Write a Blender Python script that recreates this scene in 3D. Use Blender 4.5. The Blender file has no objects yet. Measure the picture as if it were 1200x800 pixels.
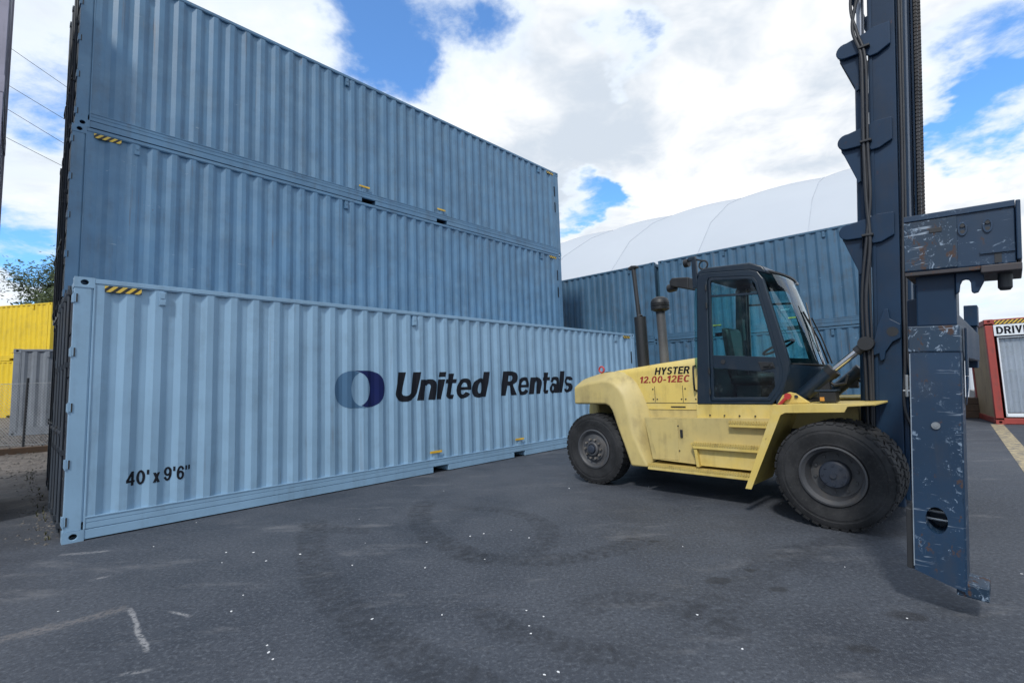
import bpy, bmesh, math, random
from mathutils import Vector, Matrix
random.seed(7)
R = math.radians
scene = bpy.context.scene
COL = scene.collection

# ------------------------------------------------------------------ camera
cam_d = bpy.data.cameras.new('camera')
cam = bpy.data.objects.new('camera', cam_d); COL.objects.link(cam)
cam_d.sensor_width = 36.0
cam_d.lens = 562.73 / 1200 * 36.0
cam_d.clip_start = 0.05; cam_d.clip_end = 3000
CAM_H = 1.526
cam.location = (0, 0, CAM_H)
PITCH, ROLL = R(5.171), R(1.926)
cam.rotation_euler = (Matrix.Rotation(R(90) + PITCH, 3, 'X') @ Matrix.Rotation(-ROLL, 3, 'Z')).to_euler()
scene.camera = cam

# ------------------------------------------------------------------ node helper
class NT:
    def __init__(s, tree):
        s.t = tree; s.n = tree.nodes; s.l = tree.links; s.n.clear()
    def node(s, typ, **kw):
        nd = s.n.new(typ)
        for k, v in kw.items():
            if k in ('inp',): continue
            setattr(nd, k, v)
        for k, v in kw.get('inp', {}).items():
            s.set(nd.inputs[k], v)
        return nd
    def set(s, sock, v):
        if isinstance(v, bpy.types.NodeSocket): s.l.new(v, sock)
        elif isinstance(v, bpy.types.Node): s.l.new(v.outputs[0], sock)
        else:
            if isinstance(v, (tuple, list)) and len(v) == 3 and sock.type == 'RGBA': v = (*v, 1)
            sock.default_value = v
    def math(s, op, a, b=0.0, c=0.0, clamp=False):
        nd = s.n.new('ShaderNodeMath'); nd.operation = op; nd.use_clamp = clamp
        s.set(nd.inputs[0], a); s.set(nd.inputs[1], b); s.set(nd.inputs[2], c)
        return nd.outputs[0]
    def vmath(s, op, a, b=(0, 0, 0), sc=None):
        nd = s.n.new('ShaderNodeVectorMath'); nd.operation = op
        s.set(nd.inputs[0], a); s.set(nd.inputs[1], b)
        if sc is not None: s.set(nd.inputs['Scale'], sc)
        return nd.outputs['Value'] if op in ('DOT_PRODUCT', 'LENGTH', 'DISTANCE') else nd.outputs[0]
    def mix(s, f, a, b, mode='MIX'):
        nd = s.n.new('ShaderNodeMix'); nd.data_type = 'RGBA'; nd.blend_type = mode
        s.set(nd.inputs[0], f); s.set(nd.inputs[6], a); s.set(nd.inputs[7], b)
        return nd.outputs[2]
    def rng(s, v, a, b, c=0.0, d=1.0, smooth=True):
        nd = s.n.new('ShaderNodeMapRange'); nd.interpolation_type = 'SMOOTHSTEP' if smooth else 'LINEAR'
        s.set(nd.inputs[0], v); s.set(nd.inputs[1], a); s.set(nd.inputs[2], b); s.set(nd.inputs[3], c); s.set(nd.inputs[4], d)
        return nd.outputs[0]
    def noise(s, vec, scale, detail=4, rough=.55, dist=0.0):
        nd = s.n.new('ShaderNodeTexNoise')
        s.set(nd.inputs['Vector'], vec); s.set(nd.inputs['Scale'], scale); s.set(nd.inputs['Detail'], detail)
        s.set(nd.inputs['Roughness'], rough); s.set(nd.inputs['Distortion'], dist)
        return nd.outputs[0]
    def scale(s, vec, xyz, loc=(0, 0, 0)):
        nd = s.n.new('ShaderNodeMapping'); s.set(nd.inputs[0], vec); nd.inputs['Scale'].default_value = xyz
        nd.inputs['Location'].default_value = loc
        return nd.outputs[0]

def pix(px, py):            # photo pixel (1200x800) -> world direction
    f = 562.73; r = -ROLL
    U, V = px - 600, py - 400
    U, V = U * math.cos(r) + V * math.sin(r), -U * math.sin(r) + V * math.cos(r)
    x, zc = U / f, -V / f
    return Vector((x, math.cos(PITCH) - zc * math.sin(PITCH), math.sin(PITCH) + zc * math.cos(PITCH)))
def gpt(px, py, z=0.0):     # photo pixel -> point on the level z
    d = pix(px, py); t = (z - CAM_H) / d.z
    return Vector((0, 0, CAM_H)) + d * t

# ------------------------------------------------------------------ world: blue sky with broken cloud
SUN_EL, SUN_AZ = R(46), R(200)          # azimuth measured from +Y towards +X
world = bpy.data.worlds.new('World'); world.cycles.sampling_method = 'MANUAL'; world.cycles.sample_map_resolution = 512; scene.world = world; world.use_nodes = True
w = NT(world.node_tree)
sky = w.node('ShaderNodeTexSky', sky_type='NISHITA', sun_disc=False, sun_elevation=SUN_EL, sun_rotation=SUN_AZ,
             air_density=1.0, dust_density=0.6, ozone_density=2.0)
tc = w.node('ShaderNodeTexCoord')
dirv = w.vmath('NORMALIZE', tc.outputs['Generated'])
sx = w.node('ShaderNodeSeparateXYZ', inp={0: dirv})
hz = w.math('ADD', w.math('MAXIMUM', sx.outputs[2], 0.0), 0.22)
cx = w.node('ShaderNodeCombineXYZ', inp={0: w.math('DIVIDE', sx.outputs[0], hz), 1: w.math('DIVIDE', sx.outputs[1], hz), 2: 0.0})
warp = w.node('ShaderNodeTexNoise', inp={'Vector': cx.outputs[0], 'Scale': 1.6, 'Detail': 3})
cvec = w.vmath('ADD', cx.outputs[0], w.vmath('SCALE', w.vmath('SUBTRACT', warp.outputs['Color'], (.5, .5, .5)), sc=.35))
n1 = w.noise(cvec, 1.15, 4, .56)
n2 = w.noise(cvec, 4.2, 9, .68)
dens = w.math('ADD', w.math('MULTIPLY', n1, .62), w.math('MULTIPLY', n2, .38))
lw = w.node('ShaderNodeTexNoise', inp={'Vector': cx.outputs[0], 'Scale': 3.0, 'Detail': 5, 'Roughness': .6})
dirw = w.vmath('NORMALIZE', w.vmath('ADD', dirv, w.vmath('SCALE', w.vmath('SUBTRACT', lw.outputs['Color'], (.5, .5, .5)), sc=.36)))
bias = 0.0
for (px, py, rad, amp) in ((505, 35, 7.0, -.17), (440, 75, 5, -.10), (590, 50, 4, -.13), (735, 70, 3.6, -.30), (780, 20, 3.5, -.1), (690, 232, 3.4, -.30), (700,215,2.,-.05),
                           (1165, 75, 5.5, -.13), (1195, 20, 4, -.12), (1120, 152, 3, -.10), (1165, 150, 2.5, -.10), (30, 300, 4, -.14), (45, 85, 4, -.05), (370, 20, 4, .05),
                           (650, 150, 18, .13), (860, 130, 18, .13), (1010, 90, 14, .10), (560, 200, 10, .10), (1150, 300, 9, .05), (75, 225, 5, .09)):
    d0 = pix(px, py).normalized()
    dt = w.vmath('DOT_PRODUCT', dirw, tuple(d0))
    bias = w.math('ADD', bias, w.rng(dt, math.cos(R(rad * 1.6)), math.cos(R(rad * .25)), 0.0, amp))
dens = w.math('ADD', dens, bias)
cover = w.rng(dens, .352, .505, .05, 1.0)
shade = w.noise(w.scale(cvec, (1, 1, 1), (3.1, 1.7, 0)), 1.7, 6, .6)
thick = w.rng(dens, .47, .66)
cloud = w.mix(w.rng(shade, .43, .64), (1.10, 1.11, 1.12), (.68, .76, .86))
cloud = w.mix(thick, (.88, .97, 1.08), cloud)
bg = w.node('ShaderNodeBackground', inp={0: w.mix(1.0, sky.outputs[0], (.72, 1.34, 1.86), 'MULTIPLY'), 1: 0.15})
bc = w.node('ShaderNodeBackground', inp={0: cloud, 1: 1.0})
ms = w.node('ShaderNodeMixShader', inp={0: cover, 1: bg.outputs[0], 2: bc.outputs[0]})
wo = w.node('ShaderNodeOutputWorld', inp={0: ms.outputs[0]})

sun_d = bpy.data.lights.new('sun', 'SUN'); sun_d.energy = 2.6; sun_d.angle = R(6); sun_d.color = (1, .955, .88)
sun = bpy.data.objects.new('sun', sun_d); COL.objects.link(sun)
sdir = Vector((math.sin(SUN_AZ) * math.cos(SUN_EL), math.cos(SUN_AZ) * math.cos(SUN_EL), math.sin(SUN_EL)))
sun.rotation_euler = sdir.to_track_quat('Z', 'Y').to_euler()
sun.location = (0, 0, 40)

vs = scene.view_settings
vs.view_transform = 'Standard'; vs.look = 'None'; vs.exposure = 0.0; vs.gamma = 1.0; vs.use_curve_mapping = False
scene.render.engine = 'CYCLES'
scene.render.resolution_x, scene.render.resolution_y = 1024, 682
scene.cycles.max_bounces = 8; scene.cycles.transparent_max_bounces = 16

# ------------------------------------------------------------------ materials
MATS = {}
def newmat(name):
    m = bpy.data.materials.new(name); m.use_nodes = True; MATS[name] = m
    return m, NT(m.node_tree)
def objvec(t):
    tcn = t.node('ShaderNodeTexCoord'); oi = t.node('ShaderNodeObjectInfo')
    off = t.vmath('SCALE', (13.0, 7.0, 3.0), sc=t.math('MULTIPLY', oi.outputs['Random'], 9.0))
    return t.vmath('ADD', tcn.outputs['Object'], off), tcn.outputs['Object']
def finish(t, col, rough, metal=0.0, bump=None, bstr=.1, bdist=.01, spec=.5, coat=0.0):
    p = t.node('ShaderNodeBsdfPrincipled', inp={'Base Color': col, 'Roughness': rough, 'Metallic': metal, 'Specular IOR Level': spec})
    if coat: p.inputs['Coat Weight'].default_value = coat
    if bump is not None:
        b = t.node('ShaderNodeBump', inp={'Strength': bstr, 'Distance': bdist, 'Height': bump})
        t.l.new(b.outputs[0], p.inputs['Normal'])
    o = t.node('ShaderNodeOutputMaterial', inp={0: p.outputs[0]})
def paint(name, base, rough=.45, var=.12, grime=.35, rust=.0, metal=0.0, grime_col=(.05, .045, .04), rust_at=.70,
          rust_col=(.10, .035, .015), fade=None, fade_amt=0.0, chip=None, chip_at=.72, chip_scale=(14, 14, 14), bump=.05, spec=.5, chip2=0.0, runs=0.0):
    m, t = newmat(name)
    v, raw = objvec(t)
    a = t.noise(v, 1.3, 5, .6)
    dark = tuple(c * (1 - var) for c in base); lite = tuple(min(1, c * (1 + var)) for c in base)
    col = t.mix(t.rng(a, .3, .7), dark, lite)
    if fade:
        col = t.mix(t.math('MULTIPLY', t.rng(t.noise(v, 2.3, 6, .65), .42, .68), fade_amt), col, fade)
    st = t.noise(t.scale(v, (9, 9, .45)), 1.0, 5, .6)
    st2 = t.noise(v, 3.5, 6, .65)
    g = t.math('MULTIPLY', t.rng(t.math('MULTIPLY', st, st2), .22, .42), grime)
    col = t.mix(g, col, grime_col)
    if runs > 0:       # thin rusty runs down the ribs, scuffed spots
        rn = t.noise(t.scale(v, (17, 17, .30)), 1.0, 4, .6); bl = t.noise(v, 1.1, 4, .6)
        col = t.mix(t.math('MULTIPLY', t.math('MULTIPLY', t.rng(rn, .60, .72), t.rng(bl, .48, .66)), runs), col, (.13, .095, .075))
        sc_ = t.noise(t.scale(v, (2.2, 2.2, 9)), 1.0, 8, .75, .5)
        col = t.mix(t.math('MULTIPLY', t.rng(sc_, .655, .68), runs * .9), col, (.42, .50, .58))
    fine = t.noise(v, 60, 3, .6)
    col = t.mix(t.math('MULTIPLY', t.rng(fine, .55, .8), grime * .25), col, grime_col)
    rr = t.math('ADD', rough, t.math('MULTIPLY', t.math('SUBTRACT', a, .5), .25))
    if rust > 0:
        rm = t.math('MULTIPLY', t.rng(t.noise(t.scale(v, (6, 6, 3.2)), 2.4, 9, .72), rust_at, rust_at + .05), rust)
        col = t.mix(rm, col, rust_col); rr = t.math('ADD', rr, t.math('MULTIPLY', rm, .3))
    if chip:
        cm = t.rng(t.noise(t.scale(v, chip_scale), 1.0, 10, .72, .8), chip_at, chip_at + .04)
        cm = t.math('MAXIMUM', cm, t.math('MULTIPLY', t.rng(t.noise(t.scale(v, (38, 38, 30)), 1.0, 6, .75, .6), .555, .60), t.rng(t.noise(v, 4.5, 4, .6), .55, .68)))
        col = t.mix(t.math('MULTIPLY', cm, .85), col, chip)
    if chip2 > 0:      # long scratches
        sc = t.noise(t.scale(v, (3, 3, 40)), 1.0, 3, .5, 1.5); zone = t.rng(t.noise(v, 4, 3), .52, .62)
        cm = t.math('MULTIPLY', t.math('MULTIPLY', t.rng(sc, .60, .64), zone), chip2)
        col = t.mix(cm, col, (.30, .36, .44))
    finish(t, col, rr, metal, t.math('ADD', t.math('MULTIPLY', t.noise(v, 5, 4), .7), t.math('MULTIPLY', fine, .12)), bump, .02, spec)
    return m

paint('cont_pale', (.215, .350, .490), .42, .06, .16, runs=.35, rust=.35, rust_at=.67)
paint('cont_blue', (.084, .182, .298), .45, .12, .24, .5, runs=.5, rust_at=.67, fade=(.125, .228, .335), fade_amt=.5)
paint('cont_blue2', (.075, .170, .27), .45, .12, .25, .5, rust_at=.67, fade=(.105, .20, .30), fade_amt=.35)
paint('cont_row', (.046, .114, .192), .5, .15, .35, .6, runs=.7, rust_at=.65)
paint('cont_white', (.62, .66, .72), .5, .06, .2, .2, rust_at=.67)
paint('cont_yellow', (.72, .50, .010), .45, .06, .2, .2, rust_at=.68)
paint('cont_grey', (.20, .225, .26), .5, .08, .35, .5, rust_at=.65)
paint('cont_mauve', (.33, .31, .38), .5, .08, .3, .4, rust_at=.65)
paint('cont_red', (.30, .045, .035), .5, .1, .35, .5, rust_at=.67)
paint('door_shaded', (.035, .045, .06), .55, .2, .5, .8, rust_at=.66)  # dark base colour stands in for shade on the door ends
paint('dark_steel', (.02, .022, .026), .55, .2, .3, .6, rust_at=.70)
paint('galv', (.38, .40, .42), .4, .15, .4, .3, metal=.7)
paint('truck_yellow', (.62, .465, .125), .45, .06, .30, .5, rust_at=.645, fade=(.62, .52, .25), fade_amt=.5, grime_col=(.16, .11, .05))
paint('truck_cream', (.49, .395, .165), .5, .07, .38, .5, rust_at=.645, fade=(.58, .45, .16), fade_amt=.5, grime_col=(.14, .10, .05))
paint('tread_yellow', (.50, .38, .12), .5, .1, .6, .6, rust_at=.68, grime_col=(.10, .07, .04))
paint('navy', (.008, .028, .064), .45, .15, .25, .4, rust_at=.64, grime_col=(.035, .035, .04), spec=.3)
paint('navy_cab', (.006, .016, .030), .34, .10, .18, 0, grime_col=(.06, .06, .06))
paint('navy_worn', (.009, .032, .072), .45, .15, .25, .9, rust_at=.60, rust_col=(.055, .032, .026), chip=(.20, .27, .36), chip_at=.615, chip_scale=(16, 16, 18), chip2=.45)
paint('navy_battered', (.010, .030, .060), .45, .2, .3, .9, rust_at=.56, rust_col=(.06, .032, .022), chip=(.23, .30, .39), chip_at=.57, chip_scale=(24, 24, 20), chip2=.8)
paint('black', (.012, .013, .015), .5, .2, .25, 0, grime_col=(.05, .05, .05))
paint('hose', (.022, .024, .03), .55, .2, .3, 0, grime_col=(.07, .07, .07))
paint('chrome', (.62, .63, .65), .18, .05, .12, 0, metal=1.0)
paint('red_paint', (.42, .035, .035), .4, .08, .2, 0)
paint('concrete', (.36, .36, .35), .85, .12, .4, 0)
paint('timber', (.10, .062, .04), .8, .25, .5, 0)
paint('tan_board', (.34, .25, .15), .75, .1, .35, 0)
paint('sign_white', (.70, .74, .78), .5, .03, .12, 0)
paint('curtain', (.62, .64, .70), .8, .06, .12, 0)
paint('vinyl_black', (.006, .008, .014), .7, .1, .06, 0, spec=.2)
paint('vinyl_navy', (.005, .012, .075), .7, .1, .06, 0, spec=.2)
paint('vinyl_mid', (.062, .135, .235), .7, .08, .06, 0, spec=.2)
paint('vinyl_red', (.30, .030, .025), .45, .1, .25, 0)
paint('label_yellow', (.70, .42, .03), .5, .1, .4, 0)
paint('orange_lens', (.55, .25, .04), .25, .05, .1, 0)
paint('intake_grey', (.085, .088, .095), .55, .2, .5, .2, rust_at=.7)
paint('steel_rod', (.16, .18, .22), .35, .1, .3, 0, metal=.6)
paint('chain_steel', (.05, .05, .055), .5, .3, .5, .4, metal=.5, rust_at=.6)
paint('rusty_navy', (.045, .040, .045), .6, .3, .5, .9, rust_at=.55, rust_col=(.10, .045, .025))
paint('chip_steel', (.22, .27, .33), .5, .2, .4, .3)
paint('seam_grey', (.40, .44, .50), .7, .1, .2, 0)
paint('bark', (.09, .07, .055), .9, .2, .3, 0)
paint('wire', (.05, .05, .055), .6, .1, .1, 0)

def tyre_mat():
    m, t = newmat('rubber'); v, raw = objvec(t)
    a = t.noise(v, 3.0, 6, .65); f = t.noise(v, 45, 4, .6)
    col = t.mix(t.rng(a, .35, .7), (.012, .013, .015), (.030, .031, .034))
    col = t.mix(t.math('MULTIPLY', t.rng(f, .5, .75), .4), col, (.055, .054, .052))
    finish(t, col, .75, 0, f, .25, .004, .3)
tyre_mat()
def hazard_mat():
    m, t = newmat('hazard'); tcn = t.node('ShaderNodeTexCoord')
    s = t.node('ShaderNodeSeparateXYZ', inp={0: tcn.outputs['Object']})
    q = t.math('FRACT', t.math('MULTIPLY', t.math('ADD', s.outputs[0], t.math('MULTIPLY', s.outputs[2], -1.0)), 11.5))
    m1 = t.rng(q, .47, .53)
    n = t.noise(tcn.outputs['Object'], 30, 5, .6)
    col = t.mix(m1, (.012, .012, .014), t.mix(t.rng(n, .45, .7), (.66, .44, .05), (.5, .36, .12)))
    finish(t, col, .5)
hazard_mat()
def glass_mat(name, tint, gl=.9):
    m, t = newmat(name)
    tr = t.node('ShaderNodeBsdfTransparent', inp={0: tint}); g = t.node('ShaderNodeBsdfGlossy', inp={'Color': (.9, .95, 1), 'Roughness': .03})
    fr = t.node('ShaderNodeFresnel', inp={0: 1.5})
    dn = t.noise(t.node('ShaderNodeTexCoord').outputs['Object'], 6, 5, .65)
    df = t.node('ShaderNodeBsdfDiffuse', inp={0: (.30, .36, .36)})
    m1 = t.node('ShaderNodeMixShader', inp={0: t.math('MULTIPLY', t.rng(dn, .5, .8), .12), 1: tr.outputs[0], 2: df.outputs[0]})
    ms = t.node('ShaderNodeMixShader', inp={0: t.math('MULTIPLY', fr.outputs[0], gl), 1: m1.outputs[0], 2: g.outputs[0]})
    t.node('ShaderNodeOutputMaterial', inp={0: ms.outputs[0]})
glass_mat('glass_teal', (.52, .92, .92)); glass_mat('glass_wind', (.60, .93, .92)); glass_mat('glass_dark', (.48, .74, .76)); glass_mat('glass_clear', (.90, .92, .93), .5)
def tent_mat():
    m, t = newmat('fabric_white'); v, raw = objvec(t)
    a = t.noise(v, .25, 4, .6)
    col = t.mix(a, (.50, .54, .60), (.58, .62, .67))
    p = t.node('ShaderNodeBsdfPrincipled', inp={'Base Color': col, 'Roughness': .6})
    tl = t.node('ShaderNodeBsdfTranslucent', inp={0: (.55, .60, .66)})
    ms = t.node('ShaderNodeMixShader', inp={0: .2, 1: p.outputs[0], 2: tl.outputs[0]})
    t.node('ShaderNodeOutputMaterial', inp={0: ms.outputs[0]})
tent_mat()
def leaf_mat(name, c1, c2):
    m, t = newmat(name); g = t.node('ShaderNodeNewGeometry')
    n = t.noise(g.outputs['Position'], .9, 3)
    col = t.mix(t.rng(n, .35, .65), c1, c2)
    p = t.node('ShaderNodeBsdfPrincipled', inp={'Base Color': col, 'Roughness': .6}); tl = t.node('ShaderNodeBsdfTranslucent', inp={0: col})
    ms = t.node('ShaderNodeMixShader', inp={0: .3, 1: p.outputs[0], 2: tl.outputs[0]})
    t.node('ShaderNodeOutputMaterial', inp={0: ms.outputs[0]})
leaf_mat('leaf', (.030, .055, .022), (.075, .105, .040)); leaf_mat('weed', (.04, .05, .02), (.10, .10, .045))
def stone_mat(name, c1, c2):
    m, t = newmat(name); v, raw = objvec(t)
    finish(t, t.mix(t.rng(t.noise(v, 4, 4), .3, .7), c1, c2), .9)
stone_mat('stone_white', (.55, .56, .58), (.75, .76, .78)); stone_mat('stone_grey', (.06, .057, .054), (.15, .14, .13))

# placement frame of the container block
AZ = R(43.785)
U = Vector((math.sin(AZ), math.cos(AZ), 0)); Nn = Vector((-math.cos(AZ), math.sin(AZ), 0))
N0 = Vector((-4.8446, 5.2471, 0))
def un(u_, n_, z=0): return N0 + U * u_ + Nn * n_ + Vector((0, 0, z))

def ground_mat():
    m, t = newmat('asphalt')
    g = t.node('ShaderNodeNewGeometry'); P = g.outputs['Position']
    big = t.noise(P, .22, 4, .55); mid = t.noise(P, 1.3, 7, .62, .3); fin = t.noise(P, 38, 4, .7); grit = t.noise(P, 130, 2, .6)
    col = t.mix(t.rng(mid, .3, .7), (.030, .036, .049), (.052, .061, .079))
    col = t.mix(t.math('MULTIPLY', t.rng(big, .40, .66), .35), col, (.105, .112, .128))
    med = t.noise(P, 24, 4, .75)
    col = t.mix(t.math('MULTIPLY', t.rng(med, .50, .66), .20), col, (.13, .145, .17))
    col = t.mix(t.math('MULTIPLY', t.rng(med, .47, .34), .32), col, (.030, .034, .044))
    col = t.mix(t.math('MULTIPLY', t.rng(fin, .52, .66), .38), col, (.16, .175, .20))
    col = t.mix(t.math('MULTIPLY', t.rng(fin, .46, .34), .6), col, (.022, .024, .030))
    # dusty pale smears, drawn out along the driving direction
    sm = t.noise(t.scale(P, (.9, 2.6, 1), (2, 5, 0)), .8, 7, .7)
    col = t.mix(t.math('MULTIPLY', t.rng(sm, .54, .74), .5), col, (.19, .19, .20))
    # tyre scrub marks (rings of rubber)
    fine_tr = t.noise(P, 9, 6, .7)
    wobble = t.math('MULTIPLY', t.math('SUBTRACT', t.noise(P, 2.6, 3), .5), .16)
    patchy = t.rng(fine_tr, .36, .62, .18, 1.0)
    def ring(c, rad, wd, amp, mid, half):
        nonlocal col
        pv = t.vmath('SUBTRACT', P, (c[0], c[1], 0))
        ln = t.vmath('LENGTH', pv)
        d = t.math('ABSOLUTE', t.math('SUBTRACT', t.math('ADD', ln, wobble), rad))
        k = t.rng(d, wd, wd * .62)
        sp = t.node('ShaderNodeSeparateXYZ', inp={0: pv})
        ang = t.math('ARCTAN2', sp.outputs[1], sp.outputs[0])
        side = t.math('MULTIPLY', d, 30.0)
        tr = t.rng(t.math('SINE', t.math('ADD', t.math('MULTIPLY', ang, rad * 62), side)), -.8, .8, .58, 1.0)
        cosd = t.vmath('DOT_PRODUCT', t.vmath('NORMALIZE', pv), (math.cos(mid), math.sin(mid), 0))
        k = t.math('MULTIPLY', k, t.rng(cosd, math.cos(half), math.cos(half * .8)))
        k = t.math('MULTIPLY', t.math('MULTIPLY', k, tr), patchy)
        col = t.mix(t.math('MULTIPLY', k, amp), col, (.014, .016, .021))
    ring((1.46, 6.41), 2.68, .17, .66, -2.75, .52)
    ring((.18, 5.62), 1.28, .17, .66, -1.40, .85)
    ring((-.77, 5.14), 1.08, .15, .56, .45, 1.25)
    ring((3.5, 7.36), 6.08, .18, .56, -2.54, .40)
    ring((.70, 3.88), 1.04, .15, .55, -2.20, .62)
    ring((.72, 2.97), .55, .16, .50, 1.1, 1.2)
    ring((4.6, .6), 4.3, .19, .45, 2.15, .42)
    ring((-1.5, 6.9), 1.5, .15, .5, -1.95, .35)
    # oil spots
    for (px, py, r_) in ((1062, 722, .14), (842, 680, .12), (910, 690, .10), (765, 634, .07), (1010, 760, .10), (880, 668, .07)):
        c = gpt(px, py); 
        d = t.math('ADD', t.vmath('LENGTH', t.vmath('SUBTRACT', t.scale(P, (1, 1.5, 1)), (c.x, c.y * 1.5, 0))), t.math('MULTIPLY', t.math('SUBTRACT', t.noise(P, 7, 4), .5), r_ * 1.6))
        col = t.mix(t.math('MULTIPLY', t.rng(d, r_, r_ * .45), .6), col, (.018, .019, .022))
    # scraped pale lines
    def seg(a, b, wd, amp, c_=(.30, .30, .31)):
        nonlocal col
        a, b = Vector(a), Vector(b); d = b - a; L = d.length; d = d / L
        pv = t.vmath('SUBTRACT', P, (a.x, a.y, 0))
        al = t.vmath('DOT_PRODUCT', pv, (d.x, d.y, 0)); pe = t.vmath('DOT_PRODUCT', pv, (-d.y, d.x, 0))
        pe = t.math('ADD', pe, t.math('MULTIPLY', t.math('SUBTRACT', t.noise(P, 5, 4), .5), wd * 2.2))
        k = t.math('MULTIPLY', t.rng(t.math('ABSOLUTE', pe), wd, wd * .3), t.math('MULTIPLY', t.rng(al, -.03, .05), t.rng(al, L + .03, L - .05)))
        k = t.math('MULTIPLY', k, t.rng(t.noise(P, 28, 5, .7), .38, .56))
        col = t.mix(t.math('MULTIPLY', k, amp), col, c_)
    seg(gpt(152, 712)[:2], gpt(172, 763)[:2], .024, .75)
    seg(gpt(150, 712)[:2], gpt(-20, 755)[:2], .09, .40, (.22, .20, .19))
    seg(gpt(200, 716)[:2], gpt(222, 722)[:2], .02, .7)
    seg(gpt(70, 650)[:2], gpt(130, 645)[:2], .05, .5)
    seg(gpt(105, 680)[:2], gpt(128, 674)[:2], .04, .5)
    seg(gpt(140, 790)[:2], gpt(178, 784)[:2], .03, .5)
    # dirt and gravel beyond the stack on the left
    nd = t.math('ADD', t.vmath('DOT_PRODUCT', t.vmath('SUBTRACT', P, tuple(N0)), tuple(Nn)), t.math('MULTIPLY', t.math('SUBTRACT', t.noise(P, .9, 6, .7), .5), 3.2))
    ud = t.vmath('DOT_PRODUCT', t.vmath('SUBTRACT', P, tuple(N0)), tuple(U))
    dirt = t.math('MULTIPLY', t.rng(nd, 1.5, 7.5), t.rng(ud, 8, 2))
    dcol = t.mix(t.rng(t.noise(P, 6, 7, .7), .35, .65), (.075, .062, .052), (.17, .145, .125))
    dcol = t.mix(t.math('MULTIPLY', t.rng(t.noise(P, 30, 4, .7), .5, .7), .6), dcol, (.26, .24, .22))
    col = t.mix(t.math('MULTIPLY', dirt, .85), col, dcol)
    h = t.math('ADD', t.math('MULTIPLY', fin, .6), t.math('ADD', t.math('MULTIPLY', grit, .35), t.math('MULTIPLY', mid, 1.2)))
    rough = t.rng(mid, .3, .7, .62, .85)
    finish(t, col, rough, 0, h, .55, .012, .4)
ground_mat()
def line_mat():
    m, t = newmat('line_paint'); P = t.node('ShaderNodeNewGeometry').outputs['Position']
    n = t.noise(P, 9, 7, .7); 
    finish(t, t.mix(t.rng(n, .42, .62), (.42, .34, .20), (.12, .115, .11)), .7, 0, t.noise(P, 38, 4, .7), .4, .01)
line_mat()

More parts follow.
